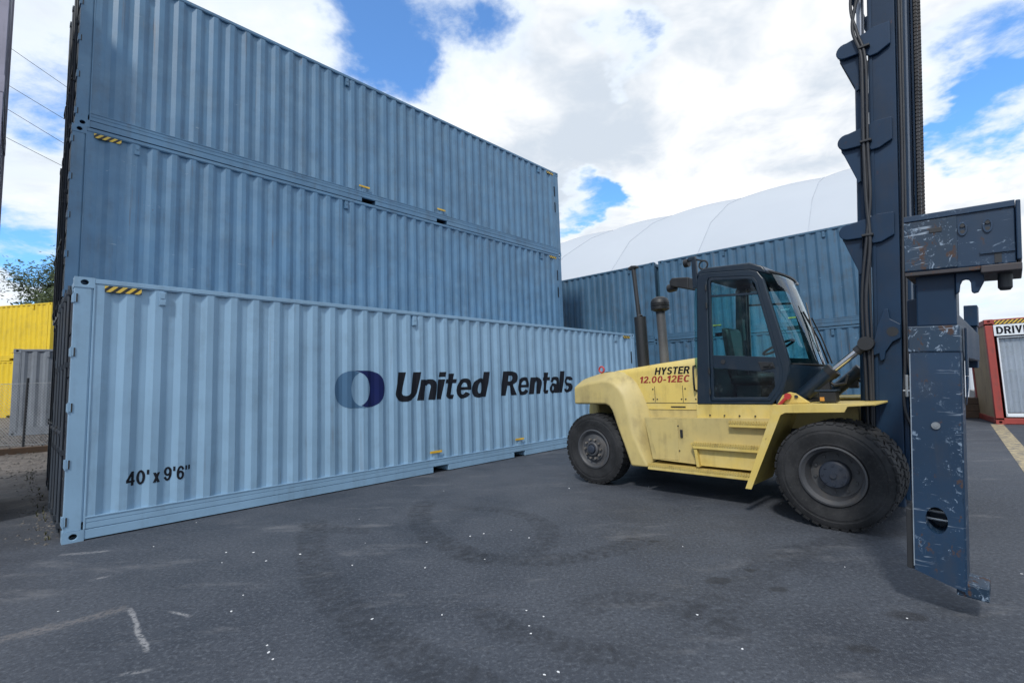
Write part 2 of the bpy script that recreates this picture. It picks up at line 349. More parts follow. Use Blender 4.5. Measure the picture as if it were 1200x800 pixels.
# ------------------------------------------------------------------ mesh helper
class MB:
    def __init__(s, T=None): s.v = []; s.f = []; s.T = T
    def add(s, vs_, fs_):
        o = len(s.v)
        for p in vs_:
            p = Vector(p); s.v.append(s.T(p) if s.T else p)
        s.f += [tuple(i + o for i in f) for f in fs_]
        return s
    def box(s, x0, x1, y0, y1, z0, z1):
        return s.add([(x, y, z) for x in (x0, x1) for y in (y0, y1) for z in (z0, z1)],
                     [(0, 1, 3, 2), (4, 6, 7, 5), (0, 4, 5, 1), (2, 3, 7, 6), (0, 2, 6, 4), (1, 5, 7, 3)])
    def prism(s, poly, a, b, axis='y'):
        n = len(poly)
        def P(p, h): return (p[0], h, p[1]) if axis == 'y' else ((h, p[0], p[1]) if axis == 'x' else (p[0], p[1], h))
        return s.add([P(p, a) for p in poly] + [P(p, b) for p in poly],
                     [tuple(range(n)), tuple(range(2 * n - 1, n - 1, -1))] + [(i, (i + 1) % n, n + (i + 1) % n, n + i) for i in range(n)])
    def ring(s, out, inn, a, b, axis='y'):
        n = len(out)
        def P(p, h): return (p[0], h, p[1]) if axis == 'y' else ((h, p[0], p[1]) if axis == 'x' else (p[0], p[1], h))
        vs_ = [P(p, a) for p in out] + [P(p, a) for p in inn] + [P(p, b) for p in out] + [P(p, b) for p in inn]
        fs_ = []
        for i in range(n):
            j = (i + 1) % n
            fs_ += [(i, j, n + j, n + i), (2 * n + i, 3 * n + i, 3 * n + j, 2 * n + j), (i, 2 * n + i, 2 * n + j, j), (n + i, n + j, 3 * n + j, 3 * n + i)]
        return s.add(vs_, fs_)
    def cyl(s, p, q, r, seg=16, r2=None):
        p, q = Vector(p), Vector(q); r2 = r if r2 is None else r2
        d = (q - p).normalized(); a = d.orthogonal().normalized(); b = d.cross(a)
        cs = [(math.cos(2 * math.pi * i / seg), math.sin(2 * math.pi * i / seg)) for i in range(seg)]
        return s.add([p + (a * c + b * k) * r for c, k in cs] + [q + (a * c + b * k) * r2 for c, k in cs],
                     [tuple(range(seg - 1, -1, -1)), tuple(range(seg, 2 * seg))] + [(i, (i + 1) % seg, seg + (i + 1) % seg, seg + i) for i in range(seg)])
    def tube(s, path, r, seg=8):
        path = [Vector(p) for p in path]; n = len(path); vs_ = []
        ref = Vector((0.31, 0.77, 0.55))
        for i, p in enumerate(path):
            d = (path[min(i + 1, n - 1)] - path[max(i - 1, 0)]).normalized()
            a = d.cross(ref).normalized(); b = d.cross(a)
            vs_ += [p + (a * math.cos(2 * math.pi * k / seg) + b * math.sin(2 * math.pi * k / seg)) * r for k in range(seg)]
        fs_ = [(i * seg + k, i * seg + (k + 1) % seg, (i + 1) * seg + (k + 1) % seg, (i + 1) * seg + k) for i in range(n - 1) for k in range(seg)]
        fs_ += [tuple(range(seg - 1, -1, -1)), tuple(range((n - 1) * seg, n * seg))]
        return s.add(vs_, fs_)
    def lathe(s, prof, c, axis=(0, 1, 0), seg=48, closed=False):   # prof: (radius, along)
        c = Vector(c); d = Vector(axis).normalized(); a = d.orthogonal().normalized(); b = d.cross(a); n = len(prof)
        vs_ = [c + d * h + (a * math.cos(2 * math.pi * k / seg) + b * math.sin(2 * math.pi * k / seg)) * r for k in range(seg) for r, h in prof]
        fs_ = []
        for k in range(seg):
            k2 = (k + 1) % seg
            for i in range(n - 1 + (1 if closed else 0)):
                j = (i + 1) % n
                fs_.append((k * n + i, k * n + j, k2 * n + j, k2 * n + i))
        return s.add(vs_, fs_)
    def holed(s, o, ux, uy, w_, h_, c, rx, ry, depth, seg=16, cap=True):      # rectangle with an oval recess; recess goes along -(ux x uy)
        o, ux, uy = Vector(o), Vector(ux), Vector(uy); nz = ux.cross(uy)
        out = []; inn = []
        for k in range(seg):
            a = 2 * math.pi * (k + .5) / seg; ca, sa = math.cos(a), math.sin(a)
            inn.append((c[0] + rx * ca, c[1] + ry * sa))
            tx = ((w_ - c[0]) / ca if ca > 0 else -c[0] / ca); ty = ((h_ - c[1]) / sa if sa > 0 else -c[1] / sa)
            tt = min(tx, ty); out.append((c[0] + tt * ca, c[1] + tt * sa))
        W = lambda p, dz=0: o + ux * p[0] + uy * p[1] - nz * dz
        vs_ = [W(p) for p in out] + [W(p) for p in inn] + [W(p, depth) for p in inn]
        fs_ = [(k, (k + 1) % seg, seg + (k + 1) % seg, seg + k) for k in range(seg)]
        fs_ += [(seg + k, seg + (k + 1) % seg, 2 * seg + (k + 1) % seg, 2 * seg + k) for k in range(seg)] + ([tuple(range(2 * seg, 3 * seg))] if cap else [])
        # fill rectangle corners
        s.add(vs_, fs_)
        for (cx_, cy_) in ((0, 0), (w_, 0), (w_, h_), (0, h_)):
            ds = sorted(range(seg), key=lambda k: (out[k][0] - cx_) ** 2 + (out[k][1] - cy_) ** 2)[:2]
            s.add([W((cx_, cy_)), W(out[ds[0]]), W(out[ds[1]])], [(0, 1, 2)])
        return s
    def mesh(s, name, m, smooth=None):
        me = bpy.data.meshes.new(name); me.from_pydata([tuple(p) for p in s.v], [], s.f)
        bm = bmesh.new(); bm.from_mesh(me); bmesh.ops.recalc_face_normals(bm, faces=bm.faces); bm.to_mesh(me); bm.free()
        if smooth: me.shade_smooth(); me.set_sharp_from_angle(angle=R(smooth))
        me.materials.append(MATS[m])
        return me
    def build(s, name, m, parent=None, smooth=None, bevel=0, seg=2):
        return link(name, s.mesh(name, m, smooth), parent, bevel, seg)
def link(name, me, parent=None, bevel=0, seg=2, m=None):
    o = bpy.data.objects.new(name, me); COL.objects.link(o)
    if parent: o.parent = parent
    if bevel:
        b = o.modifiers.new('bevel', 'BEVEL'); b.width = bevel; b.segments = seg; b.limit_method = 'ANGLE'; b.angle_limit = R(35)
    if m:
        o.material_slots[0].link = 'OBJECT'; o.material_slots[0].material = MATS[m]
    return o
def empty(name, label, cat, loc, rz=0.0, group=None):
    o = bpy.data.objects.new(name, None); COL.objects.link(o); o.location = loc; o.rotation_euler = (0, 0, rz); o.empty_display_size = .2
    tag(o, label, cat, group); return o
def tag(o, label, cat, group=None):
    o['label'] = label; o['category'] = cat
    if group: o['group'] = group
    return o

def _rect(a, b, c, d): return [(a, c), (b, c), (b, d), (a, d)]
def _arc(cx_, cz, rx, rz, tx, tz, a0, a1, n=22):
    out = [(cx_ + rx * math.cos(R(a0 + (a1 - a0) * i / n)), cz + rz * math.sin(R(a0 + (a1 - a0) * i / n))) for i in range(n + 1)]
    inn = [(cx_ + (rx - tx) * math.cos(R(a0 + (a1 - a0) * i / n)), cz + (rz - tz) * math.sin(R(a0 + (a1 - a0) * i / n))) for i in range(n + 1)]
    return out + inn[::-1]
def _ring(*a): return [_arc(*a, 0, 180), _arc(*a, 180, 360)]
GLYPH = {
    'U': (.74, [_rect(0, .23, .30, 1), _rect(.51, .74, .30, 1), _arc(.37, .31, .37, .33, .23, .20, 180, 360)]),
    'n': (.61, [_rect(0, .21, 0, .73), _arc(.325, .44, .285, .305, .21, .17, 0, 150), _rect(.40, .61, 0, .44)]),
    'i': (.21, [_rect(0, .21, 0, .73), _rect(0, .21, .82, 1)]), 'l': (.21, [_rect(0, .21, 0, 1)]),
    't': (.41, [_rect(.09, .30, .10, .94), _rect(0, .41, .58, .73), _arc(.30, .17, .21, .18, .21, .155, 180, 275), _rect(.29, .41, -.01, .145)]),
    'e': (.64, [_arc(.32, .365, .32, .385, .21, .155, 0, 180), _arc(.32, .365, .32, .385, .21, .155, 180, 325), _rect(.12, .64, .305, .42)]),
    'd': (.63, _ring(.30, .365, .30, .385, .205, .165) + [_rect(.42, .63, 0, 1)]),
    'R': (.74, [_rect(0, .23, 0, 1), _rect(.1, .42, .82, 1), _rect(.1, .42, .41, .58), _arc(.41, .705, .30, .295, .22, .175, -90, 90), [(.30, .5), (.53, .5), (.76, 0), (.50, 0)]]),
    'a': (.60, [_rect(.39, .60, 0, .48), _arc(.30, .46, .30, .285, .21, .15, 0, 168)] + _ring(.25, .215, .25, .23, .18, .13)),
    's': (.57, [_arc(.285, .53, .27, .22, .20, .14, 15, 275), _arc(.285, .215, .285, .23, .20, .14, -165, 95)]),
    'H': (.74, [_rect(0, .22, 0, 1), _rect(.52, .74, 0, 1), _rect(.2, .54, .42, .60)]), 'T': (.66, [_rect(0, .66, .82, 1), _rect(.22, .44, 0, .9)]),
    'Y': (.74, [_rect(.26, .48, 0, .42), [(0, 1), (.24, 1), (.48, .40), (.27, .36)], [(.74, 1), (.50, 1), (.26, .40), (.47, .36)]]),
    'S': (.68, [_arc(.34, .725, .32, .285, .22, .17, 15, 272), _arc(.34, .285, .34, .295, .22, .17, -165, 95)]),
    'E': (.62, [_rect(0, .22, 0, 1), _rect(.2, .62, .82, 1), _rect(.2, .58, .42, .59), _rect(.2, .62, 0, .18)]),
    'C': (.70, [_arc(.36, .5, .36, .515, .22, .18, 42, 180), _arc(.36, .5, .36, .515, .22, .18, 180, 318)]),
    'D': (.74, [_rect(0, .22, 0, 1), _rect(.2, .34, .82, 1), _rect(.2, .34, 0, .18), _arc(.33, .5, .41, .5, .22, .18, -90, 90)]),
    'I': (.22, [_rect(0, .22, 0, 1)]), 'V': (.74, [[(0, 1), (.24, 1), (.45, 0), (.29, 0)], [(.74, 1), (.50, 1), (.29, 0), (.45, 0)]]),
    '1': (.40, [_rect(.18, .40, 0, 1), [(0, .66), (0, .80), (.2, 1), (.3, 1), (.22, .66)]]),
    '2': (.60, [_arc(.30, .70, .30, .31, .20, .17, -25, 172), [(.0, .16), (.0, .0), (.60, 0), (.60, .17), (.26, .17), (.585, .54), (.40, .60)]]),
    '0': (.62, _ring(.31, .5, .31, .515, .19, .16)), '.': (.20, [_rect(0, .20, 0, .19)]), '-': (.34, [_rect(0, .34, .30, .46)]),
    '4': (.64, [_rect(.36, .56, 0, 1), _rect(0, .64, .22, .37), [(.0, .30), (.0, .42), (.38, 1), (.50, 1), (.50, .9), (.20, .36)]]),
    '9': (.60, _ring(.30, .68, .30, .335, .19, .15) + [_arc(.28, .52, .32, .53, .19, .15, -150, 20)]),
    '6': (.60, _ring(.30, .32, .30, .335, .19, .15) + [_arc(.32, .48, .32, .53, .19, .15, 30, 200)]),
    'x': (.60, [[(0, .73), (.24, .73), (.60, 0), (.36, 0)], [(.60, .73), (.36, .73), (0, 0), (.24, 0)]]),
    "'": (.16, [_rect(0, .16, .66, 1)]), '"': (.42, [_rect(0, .15, .66, 1), _rect(.26, .41, .66, 1)]), ' ': (.26, [])}
def lettering(name, s_, box, place, m, parent, shear=.0, space=.09, breaks=()):
    """flat letters fitted to box (x0,x1,z0,z1), cap height = z1-z0; place(x,z) -> 3D point"""
    polys = []; x = 0
    for ch in s_:
        wd, ps = GLYPH[ch]
        for p in ps: polys.append([(x + a_ + shear * b_, b_) for a_, b_ in p])
        x += wd + space
    xs = [p[0] for q in polys for p in q]; ax, bx = min(xs), max(xs)
    vs_, fs_ = [], []
    for k, q in enumerate(polys):
        o = len(vs_)
        vs_ += [(box[0] + (a_ - ax) / (bx - ax) * (box[1] - box[0]), .00025 * (k % 6), box[2] + b_ * (box[3] - box[2])) for a_, b_ in q]
        fs_.append(tuple(range(o, o + len(q))))
    me = bpy.data.meshes.new(name); me.from_pydata(vs_, [], fs_)
    return conform(name, me, place, m, parent, breaks)
def conform(name, me, place, m, parent, breaks):
    bm = bmesh.new(); bm.from_mesh(me)
    bmesh.ops.triangulate(bm, faces=bm.faces[:])
    xs = [v.co.x for v in bm.verts]; a, b = min(xs), max(xs)
    for x in breaks:
        if a < x < b:
            bmesh.ops.bisect_plane(bm, geom=bm.verts[:] + bm.edges[:] + bm.faces[:], plane_co=(x, 0, 0), plane_no=(1, 0, 0), dist=1e-5)
    for v in bm.verts: v.co = Vector(place(v.co.x, v.co.z)) - Vector((0, v.co.y, 0))
    bm.to_mesh(me); bm.free(); me.name = name
    me.materials.clear(); me.materials.append(MATS[m])
    return link(name, me, parent)

# ------------------------------------------------------------------ ground
def ground_z(p):
    d = p - N0; n_ = d.dot(Nn); u_ = d.dot(U)
    k = max(0, min(1, (6 - u_) / 4)); 
    z = 0.0
    if n_ > 7.6: z = .5 * (lambda t: t * t * (3 - 2 * t))(min(1, (n_ - 7.6) / 5.4)) + max(0, min(.32, (n_ - 13) * .035))
    return z * k
def make_ground():
    m = MB()
    cs = [-900, -300, -100] + [-60 + i * 1.0 for i in range(0, 121)] + [100, 300, 900]
    idx = {}
    vs_ = []
    for i, n_ in enumerate(cs):
        for j, u_ in enumerate(cs):
            p = un(u_, n_); p.z = ground_z(p); vs_.append(p)
    W = len(cs)
    m.add(vs_, [(i * W + j, i * W + j + 1, (i + 1) * W + j + 1, (i + 1) * W + j) for i in range(W - 1) for j in range(W - 1)])
    o = m.build('ground', 'asphalt', None, smooth=60); o['kind'] = 'structure'
make_ground()
a, b = gpt(1169, 498), gpt(1203, 540); d = (b - a).normalized(); s_ = Vector((-d.y, d.x, 0)) * .125
a = a - d * .3; b = b + d * 1.5
o = MB().add([a + s_ + Vector((0, 0, .004)), b + s_ + Vector((0, 0, .004)), b - s_ + Vector((0, 0, .004)), a - s_ + Vector((0, 0, .004))], [(0, 1, 2, 3)]).build('painted_line', 'line_paint')
o['kind'] = 'structure'

# ------------------------------------------------------------------ shipping containers
W_C = 2.438; PITCH_C = .2765; X0_C = .262
def prof(x, L):
    """recess of the corrugated side at x"""
    n = int((L - 2 * X0_C) / PITCH_C); e = X0_C + n * PITCH_C
    if x <= X0_C or x >= e: return 0.006
    q = (x - X0_C) % PITCH_C
    if q < .066: return .006 + .036 * q / .066
    if q < .136: return .042
    if q < .202: return .042 - .036 * (q - .136) / .066
    return .006
def breaks_of(L):
    n = int((L - 2 * X0_C) / PITCH_C); out = []
    for k in range(n):
        out += [X0_C + k * PITCH_C + q for q in (0, .066, .136, .202)]
    return out + [X0_C + n * PITCH_C]
def phases(seed):
    rnd = random.Random(seed); return [rnd.uniform(0, 6) for _ in range(6)]
def dent(x, z, z0, z1, ph):
    edge = math.sin(math.pi * max(0, min(1, (z - z0) / (z1 - z0))))
    return .0032 * edge * (math.sin(x * 1.9 + ph[0] + z) + math.sin(x * 4.3 + z * 2.1 + ph[1]) + .7 * math.sin(x * 9.1 - z * 3.3 + ph[2]))
def corr_sheet(L, z0, z1, xa, xb, rows=9, seed=1):
    m = MB(); xs = [xa] + [x for x in breaks_of(L) if xa < x < xb] + [xb]
    ph = phases(seed); vs_ = []
    for r_ in range(rows):
        z = z0 + (z1 - z0) * r_ / (rows - 1)
        for x in xs: vs_.append((x, prof(x, L) + dent(x, z, z0, z1, ph), z))
    W = len(xs)
    m.add(vs_, [(i * W + j, i * W + j + 1, (i + 1) * W + j + 1, (i + 1) * W + j) for i in range(rows - 1) for j in range(W - 1)])
    return m
CACHE = {}
def cmesh(key, fn, m='cont_pale', smooth=None):
    if key not in CACHE: CACHE[key] = fn().mesh(key[0], m, smooth)
    return CACHE[key]
def casting():
    m = MB(); cx_, cy_, cz = .178, .162, .118
    m.holed((0, 0, 0), (1, 0, 0), (0, 0, 1), cx_, cz, (cx_ * .5, cz * .5), .034, .030, .02, cap=False)
    m.holed((cx_, cy_, 0), (-1, 0, 0), (0, 0, 1), cx_, cz, (cx_ * .5, cz * .5), .034, .030, .02, cap=False)
    m.holed((0, cy_, 0), (0, -1, 0), (0, 0, 1), cy_, cz, (cy_ * .5, cz * .5), .028, .030, .02, cap=False)
    m.holed((cx_, 0, 0), (0, 1, 0), (0, 0, 1), cy_, cz, (cy_ * .5, cz * .5), .028, .030, .02, cap=False)
    m.add([(0, 0, 0), (cx_, 0, 0), (cx_, cy_, 0), (0, cy_, 0)], [(0, 3, 2, 1)]); m.add([(0, 0, cz), (cx_, 0, cz), (cx_, cy_, cz), (0, cy_, cz)], [(0, 1, 2, 3)])
    return m
def bottom_rail(L, pockets):
    m = MB(); x0, x1 = .178, L - .178
    cuts = [x0] + [p for pk in pockets for p in pk] + [x1]
    for i in range(0, len(cuts), 2): m.box(cuts[i], cuts[i + 1], .002, .050, .014, .112)
    for pk in pockets:      # pocket tunnel
        m.box(pk[0] - .004, pk[0], .052, .6, .014, .112); m.box(pk[1], pk[1] + .004, .052, .6, .014, .112); m.box(pk[0], pk[1], .60, .604, .014, .112)
    m.box(x0, x1, .014, .050, .112, .122); m.box(x0, x1, .003, .050, .122, .180); m.box(x0, x1, .006, .050, .180, .188); m.box(x0, x1, .0025, .05, .188, .236); m.box(x0, x1, -.004, .05, .236, .250)
    return m
def door_panel(H):
    m = MB(); y0, y1 = .17, 1.212; z0, z1 = .19, H - .16
    # horizontal pressed panels on a flat leaf
    m.box(.030, .060, y0, y1, z0, z1)
    n = 5; hh = (z1 - z0) / n
    for k in range(n): m.prism([(z0 + k * hh + .05, .030), (z0 + k * hh + .10, .012), (z0 + (k + 1) * hh - .10, .012), (z0 + (k + 1) * hh - .05, .030)], y0 + .05, y1 - .05, 'z') if False else m.box(.014, .031, y0 + .06, y1 - .06, z0 + k * hh + .07, z0 + (k + 1) * hh - .07)
    return m
def make_container(name, label, cat, loc, rz, L=12.192, H=2.896, mat='cont_blue', doors=True, pockets=None, group=None, hazard=True, seed=1, vents=True, far_detail=False):
    root = empty(name, label, cat, loc, rz, group)
    key = (round(L, 2), round(H, 2))
    pk = pockets if pockets is not None else ((L / 2 - 1.235, L / 2 - .885), (L / 2 + .885, L / 2 + 1.225))
    P = lambda nm, me, m=mat, **k: link(nm, me, root, m=m, **k)
    # long sides
    sp = cmesh(('side_panel', *key, seed), lambda: corr_sheet(L, .244, H - .066, .165, L - .165, seed=seed), smooth=20)
    P('side_panel', sp)
    o = P('side_panel', sp); o.location = (L, W_C, 0); o.rotation_euler = (0, 0, math.pi)
    br = cmesh(('bottom_rail', *key, str(pk)), lambda: bottom_rail(L, pk))
    P('bottom_rail', br, bevel=.002, seg=1); o = P('bottom_rail', br); o.location = (L, W_C, 0); o.rotation_euler = (0, 0, math.pi)
    tr = cmesh(('top_rail', *key), lambda: MB().box(.178, L - .178, -.002, .05, H - .062, H - .008).box(.178, L - .178, .004, .05, H - .075, H - .062))
    P('top_rail', tr, bevel=.004); o = P('top_rail', tr); o.location = (L, W_C, 0); o.rotation_euler = (0, 0, math.pi)
    # posts: flat outer plate, a fold and a step towards the corrugation
    def post(): return MB().box(.004, .150, .003, .10, .118, H - .118).prism([(.150, .003), (.166, .012), (.166, .10), (.150, .10)], .20, H - .07, 'z').box(.1665, .185, -.002, .03, .1185, H - .075)
    pm = cmesh(('corner_post', *key), post)
    pm2 = cmesh(('corner_post_far', *key), lambda: MB().add([(L - p[0], p[1], p[2]) for p in post().v], post().f))
    for me in (pm, pm2):
        P('corner_post', me, bevel=.004); o = P('corner_post', me); o.location = (L, W_C, 0); o.rotation_euler = (0, 0, math.pi)
    cm = cmesh(('corner_casting',), casting)
    for x in (-.001, L - .177):
        for y in (-.003, W_C - .159):
            for z in (0, H - .118):
                o = P('corner_casting', cm, bevel=.006); o.location = (x, y, z)
    # roof, floor, ends
    def roof():
        m = MB(); xs = []; k = 0; x = .12
        while x < L - .13: xs += [(x, 0), (x + .05, .018), (x + .10, .018), (x + .15, 0)]; x += .21
        vs_ = [(x, .03, H - .034 + h) for x, h in xs] + [(x, W_C - .03, H - .034 + h) for x, h in xs]; n = len(xs)
        m.add(vs_, [(i, i + 1, n + i + 1, n + i) for i in range(n - 1)])
        m.box(.01, .13, .17, W_C - .17, H - .13, H - .02).box(L - .13, L - .01, .17, W_C - .17, H - .13, H - .02); return m
    P('roof', cmesh(('roof', *key), roof))
    P('floor', cmesh(('floor', *key), lambda: MB().box(.02, L - .02, .052, W_C - .052, .125, .165).box(.005, .12, .165, W_C - .165, .012, .19).box(L - .12, L - .005, .165, W_C - .165, .012, .19)), 'dark_steel')
    ep = cmesh(('end_panel', *key), lambda: MB().add([(L - .02 - v.y, v.x, v.z) for v in corr_sheet(W_C, .19, H - .12, .10, W_C - .10).v], corr_sheet(W_C, .19, H - .12, .10, W_C - .10).f), smooth=20)
    P('end_panel', ep)
    if doors:
        dm = cmesh(('door', *key), lambda: door_panel(H))
        for k in (0, 1):
            d_ = P('door', dm, 'door_shaded', bevel=.006); 
            if k: d_.location = (0, W_C - 1.382, 0)
            for q in (.42, .95):
                lb = link('locking_bar', cmesh(('locking_bar', *key), lambda: MB().cyl((-.010, 0, .05), (-.010, 0, H - .04), .017, 8).box(-.03, .02, -.04, .04, .10, .16).box(-.03, .02, -.04, .04, H - .15, H - .09).box(-.025, .03, -.03, .03, .9, .96).box(-.025, .03, -.03, .03, 1.9, 1.96), 'galv'), d_, m='door_shaded'); lb.location = (0, .17 + q - .15, 0)
                dh = link('door_handle', cmesh(('door_handle',), lambda: MB().box(-.035, -.02, 0, .38, 1.14, 1.17).box(-.03, .03, .33, .40, 1.10, 1.2), 'galv'), d_, m='door_shaded'); dh.location = (0, .17 + q - .15, 0)
        hm = cmesh(('hinge',), lambda: MB().box(-.010, .020, -.0045, .14, -.045, .045).box(-.008, .004, -.007, .02, -.055, .055))
        sm_ = cmesh(('hinge_slot',), lambda: MB().box(.020, .034, -.0046, .01, -.047, .047), 'dark_steel')
        for z in (.226, .83, 1.44, 2.05, 2.655):
            if z > H - .15: continue
            z = z * (H / 2.896)
            for y, sg in ((0, 1), (W_C, -1)):
                o = P('hinge', hm); o.location = (0, y, z); o.scale = (1, sg, 1)
                o2 = link('hinge_slot', sm_, o)
    if hazard:
        hz_ = cmesh(('hazard_plate', *key), lambda: MB().box(.262, .600, -.0045, .008, H - .146, H - .078), 'hazard')
        P('hazard_plate', hz_, 'hazard'); o = P('hazard_plate', hz_, 'hazard'); o.location = (L - .862, 0, 0)
    if hazard:
        for z_ in (H - 1.42, H - .86):
            o = P('code_marking', cmesh(('code_marking',), lambda: MB().box(-.018, .018, -.005, .006, 0, .34), 'vinyl_black'), 'vinyl_black'); o.location = (L - .222, 0, z_)
    if vents:
        vm = cmesh(('vent', key[1]), lambda: MB().box(-.036, .036, -.010, .04, H - .255, H - .088).box(-.022, .022, -.016, -.009, H - .17, H - .10).box(-.026, .026, -.013, -.009, H - .245, H - .20))
        for x in (.81, L * .37, L - 1.0):
            o = P('vent', vm, bevel=.003); o.location = (x, 0, 0)
    if pk:
        lm = cmesh(('pocket_label',), lambda: MB().box(0, .26, -.006, .006, .355, .392), 'label_yellow')
        for q in pk:
            nb = sorted(breaks_of(L)[3::4], key=lambda b_: abs(b_ - q[0] - .1))[0]
            o = P('pocket_label', cmesh(('pocket_label',), None, 'label_yellow'), 'label_yellow'); o.location = (nb - .09, 0, 0)
    return root
RZ_C = math.atan2(U.y, U.x)

front = make_container('shipping_container', 'pale grey-blue container with large black lettering, standing in front of the stack', 'container',
                       un(0, 0), RZ_C, mat='cont_pale', pockets=((4.862, 5.211), (6.96, 7.30)), seed=3)
Lc = 12.192; BRK = breaks_of(Lc)
PH3 = phases(3); onside = lambda x, z: (x, prof(x, Lc) + dent(x, z, .244, 2.83, PH3) - .0035, z)
for tx, xa, xb in (("40'", .522, .735), ('x', .772, .845), ("9'6\"", .885, 1.15)): lettering('size_lettering', tx, (xa, xb, .515, .675), onside, 'vinyl_black', front, 0, .10, BRK)
lettering('name_lettering', 'United', (4.10, 6.32, 1.310, 1.810), onside, 'vinyl_black', front, .17, .045, BRK)
lettering('name_lettering', 'Rentals', (6.64, 9.12, 1.310, 1.818), onside, 'vinyl_black', front, .17, .045, BRK)
def logo():
    def arc(c, r, a0, a1, n=28): return [(c + r * math.cos(R(a0 + (a1 - a0) * i / n)), 1.54 + r * math.sin(R(a0 + (a1 - a0) * i / n))) for i in range(n + 1)]
    c1, c2, r = 3.32, 3.61, .30; al = math.degrees(math.acos((c2 - c1) / 2 / r)); gp = .012
    for pts, m in ((arc(c1 + gp, r, 90, -al) + arc(c2, r - .004, 180 + al, 360 + 90), 'vinyl_navy'), (arc(c2 - gp, r, 270, 180 - al) + arc(c1, r - .004, al, 270), 'vinyl_mid')):
        me = bpy.data.meshes.new('emblem'); me.from_pydata([(p[0], 0, p[1]) for p in pts], [], [tuple(range(len(pts)))])
        conform('emblem', me, onside, m, front, BRK)
logo()
GR = 'steel-blue containers stacked three high behind the pale one'
D2, O2 = 2.6087, .0727
make_container('shipping_container', 'steel-blue container on top of the three-high stack, against the sky', 'container', un(O2, D2, 5.794), RZ_C, mat='cont_blue', seed=4, group=GR)
make_container('shipping_container', 'steel-blue container in the middle of the three-high stack, under the topmost one', 'container', un(O2 - .03, D2 - .01, 2.897), RZ_C, mat='cont_blue', seed=5, group=GR)
make_container('shipping_container', 'steel-blue container at the bottom of the stack, hidden behind the pale one', 'container', un(O2, D2, 0), RZ_C, mat='cont_blue2', seed=4, group=GR)
for k, nm in enumerate(('bottom', 'middle', 'top')):
    make_container('shipping_container', 'container with shade-coloured doors at the %s of the rear row, only its door end showing' % nm, 'container', un(.36 + .02 * k, 5.12, 2.897 * k), RZ_C, mat='cont_blue2', seed=5, group='rear row of the stack')
for k, nm in enumerate(('bottom', 'middle', 'topmost')):
    make_container('shipping_container', 'mauve-grey container across the narrow gap, %s of its stack' % nm, 'container', un(-.675 - 12.192, 1.96, 2.897 * k), RZ_C, mat='cont_mauve', doors=False, seed=3, group='stack across the narrow gap')

# right-hand row behind the forklift
AZR = R(130); UR_ = Vector((math.sin(AZR), math.cos(AZR), 0)); RZ_R = math.atan2(UR_.y, UR_.x)
J = Vector((5.29, 17.10, 0)); NR = Vector((-UR_.y, UR_.x, 0))
for lv, nm in ((0, 'lower'), (1, 'upper')):
    make_container('shipping_container', 'weathered blue long container, %s of two, running behind the stack end' % nm, 'container', J - UR_ * (12.192 + .06) + Vector((0, 0, 2.897 * lv)), RZ_R, mat='cont_row', seed=4, group='row behind the forklift', hazard=False, doors=False)
    make_container('shipping_container', 'weathered blue short container, %s of two, right behind the forklift cab' % nm, 'container', J + UR_ * .10 + Vector((0, 0, 2.897 * lv)), RZ_R, L=6.058, mat='cont_row', seed=6, group='row behind the forklift', hazard=False, doors=False)

# yellow pair and grey box beyond the fence on the left
pY = Vector((0, 0, CAM_H)) + pix(70, 420) * 21.6; pL = Vector((0, 0, CAM_H)) + pix(-70, 420) * 22.6
dY = (pY - pL); dY.z = 0; dY.normalize(); rzY = math.atan2(dY.y, dY.x)
for lv, nm in ((0, 'lower'), (1, 'upper')):
    make_container('shipping_container', 'bright yellow container, %s of the pair beyond the fence' % nm, 'container', Vector((pL.x, pL.y, .80 + 2.592 * lv)), rzY, L=6.058, H=2.591, mat='cont_yellow', seed=2, group='yellow containers', doors=False, hazard=False)
pG = Vector((0, 0, CAM_H)) + pix(13, 460) * 14.3
make_container('storage_container', 'small plain grey container beyond the wire fence, in front of the yellow pair', 'container', Vector((pG.x, pG.y, .51)), R(24), L=2.99, H=2.591, mat='cont_grey', seed=2, doors=False, hazard=False, pockets=())

# ------------------------------------------------------------------ forklift (local frame: X forward, Y left, Z up; origin under the rear axle)
RZ_T = R(-46)
truck = empty('container_forklift', 'yellow and navy container-handling forklift with tall mast and side lifting arm', 'forklift', (1.8786, 8.0795, 0), RZ_T)
B = lambda mb, nm, m, par=truck, **k: mb.build(nm, m, par, **k)

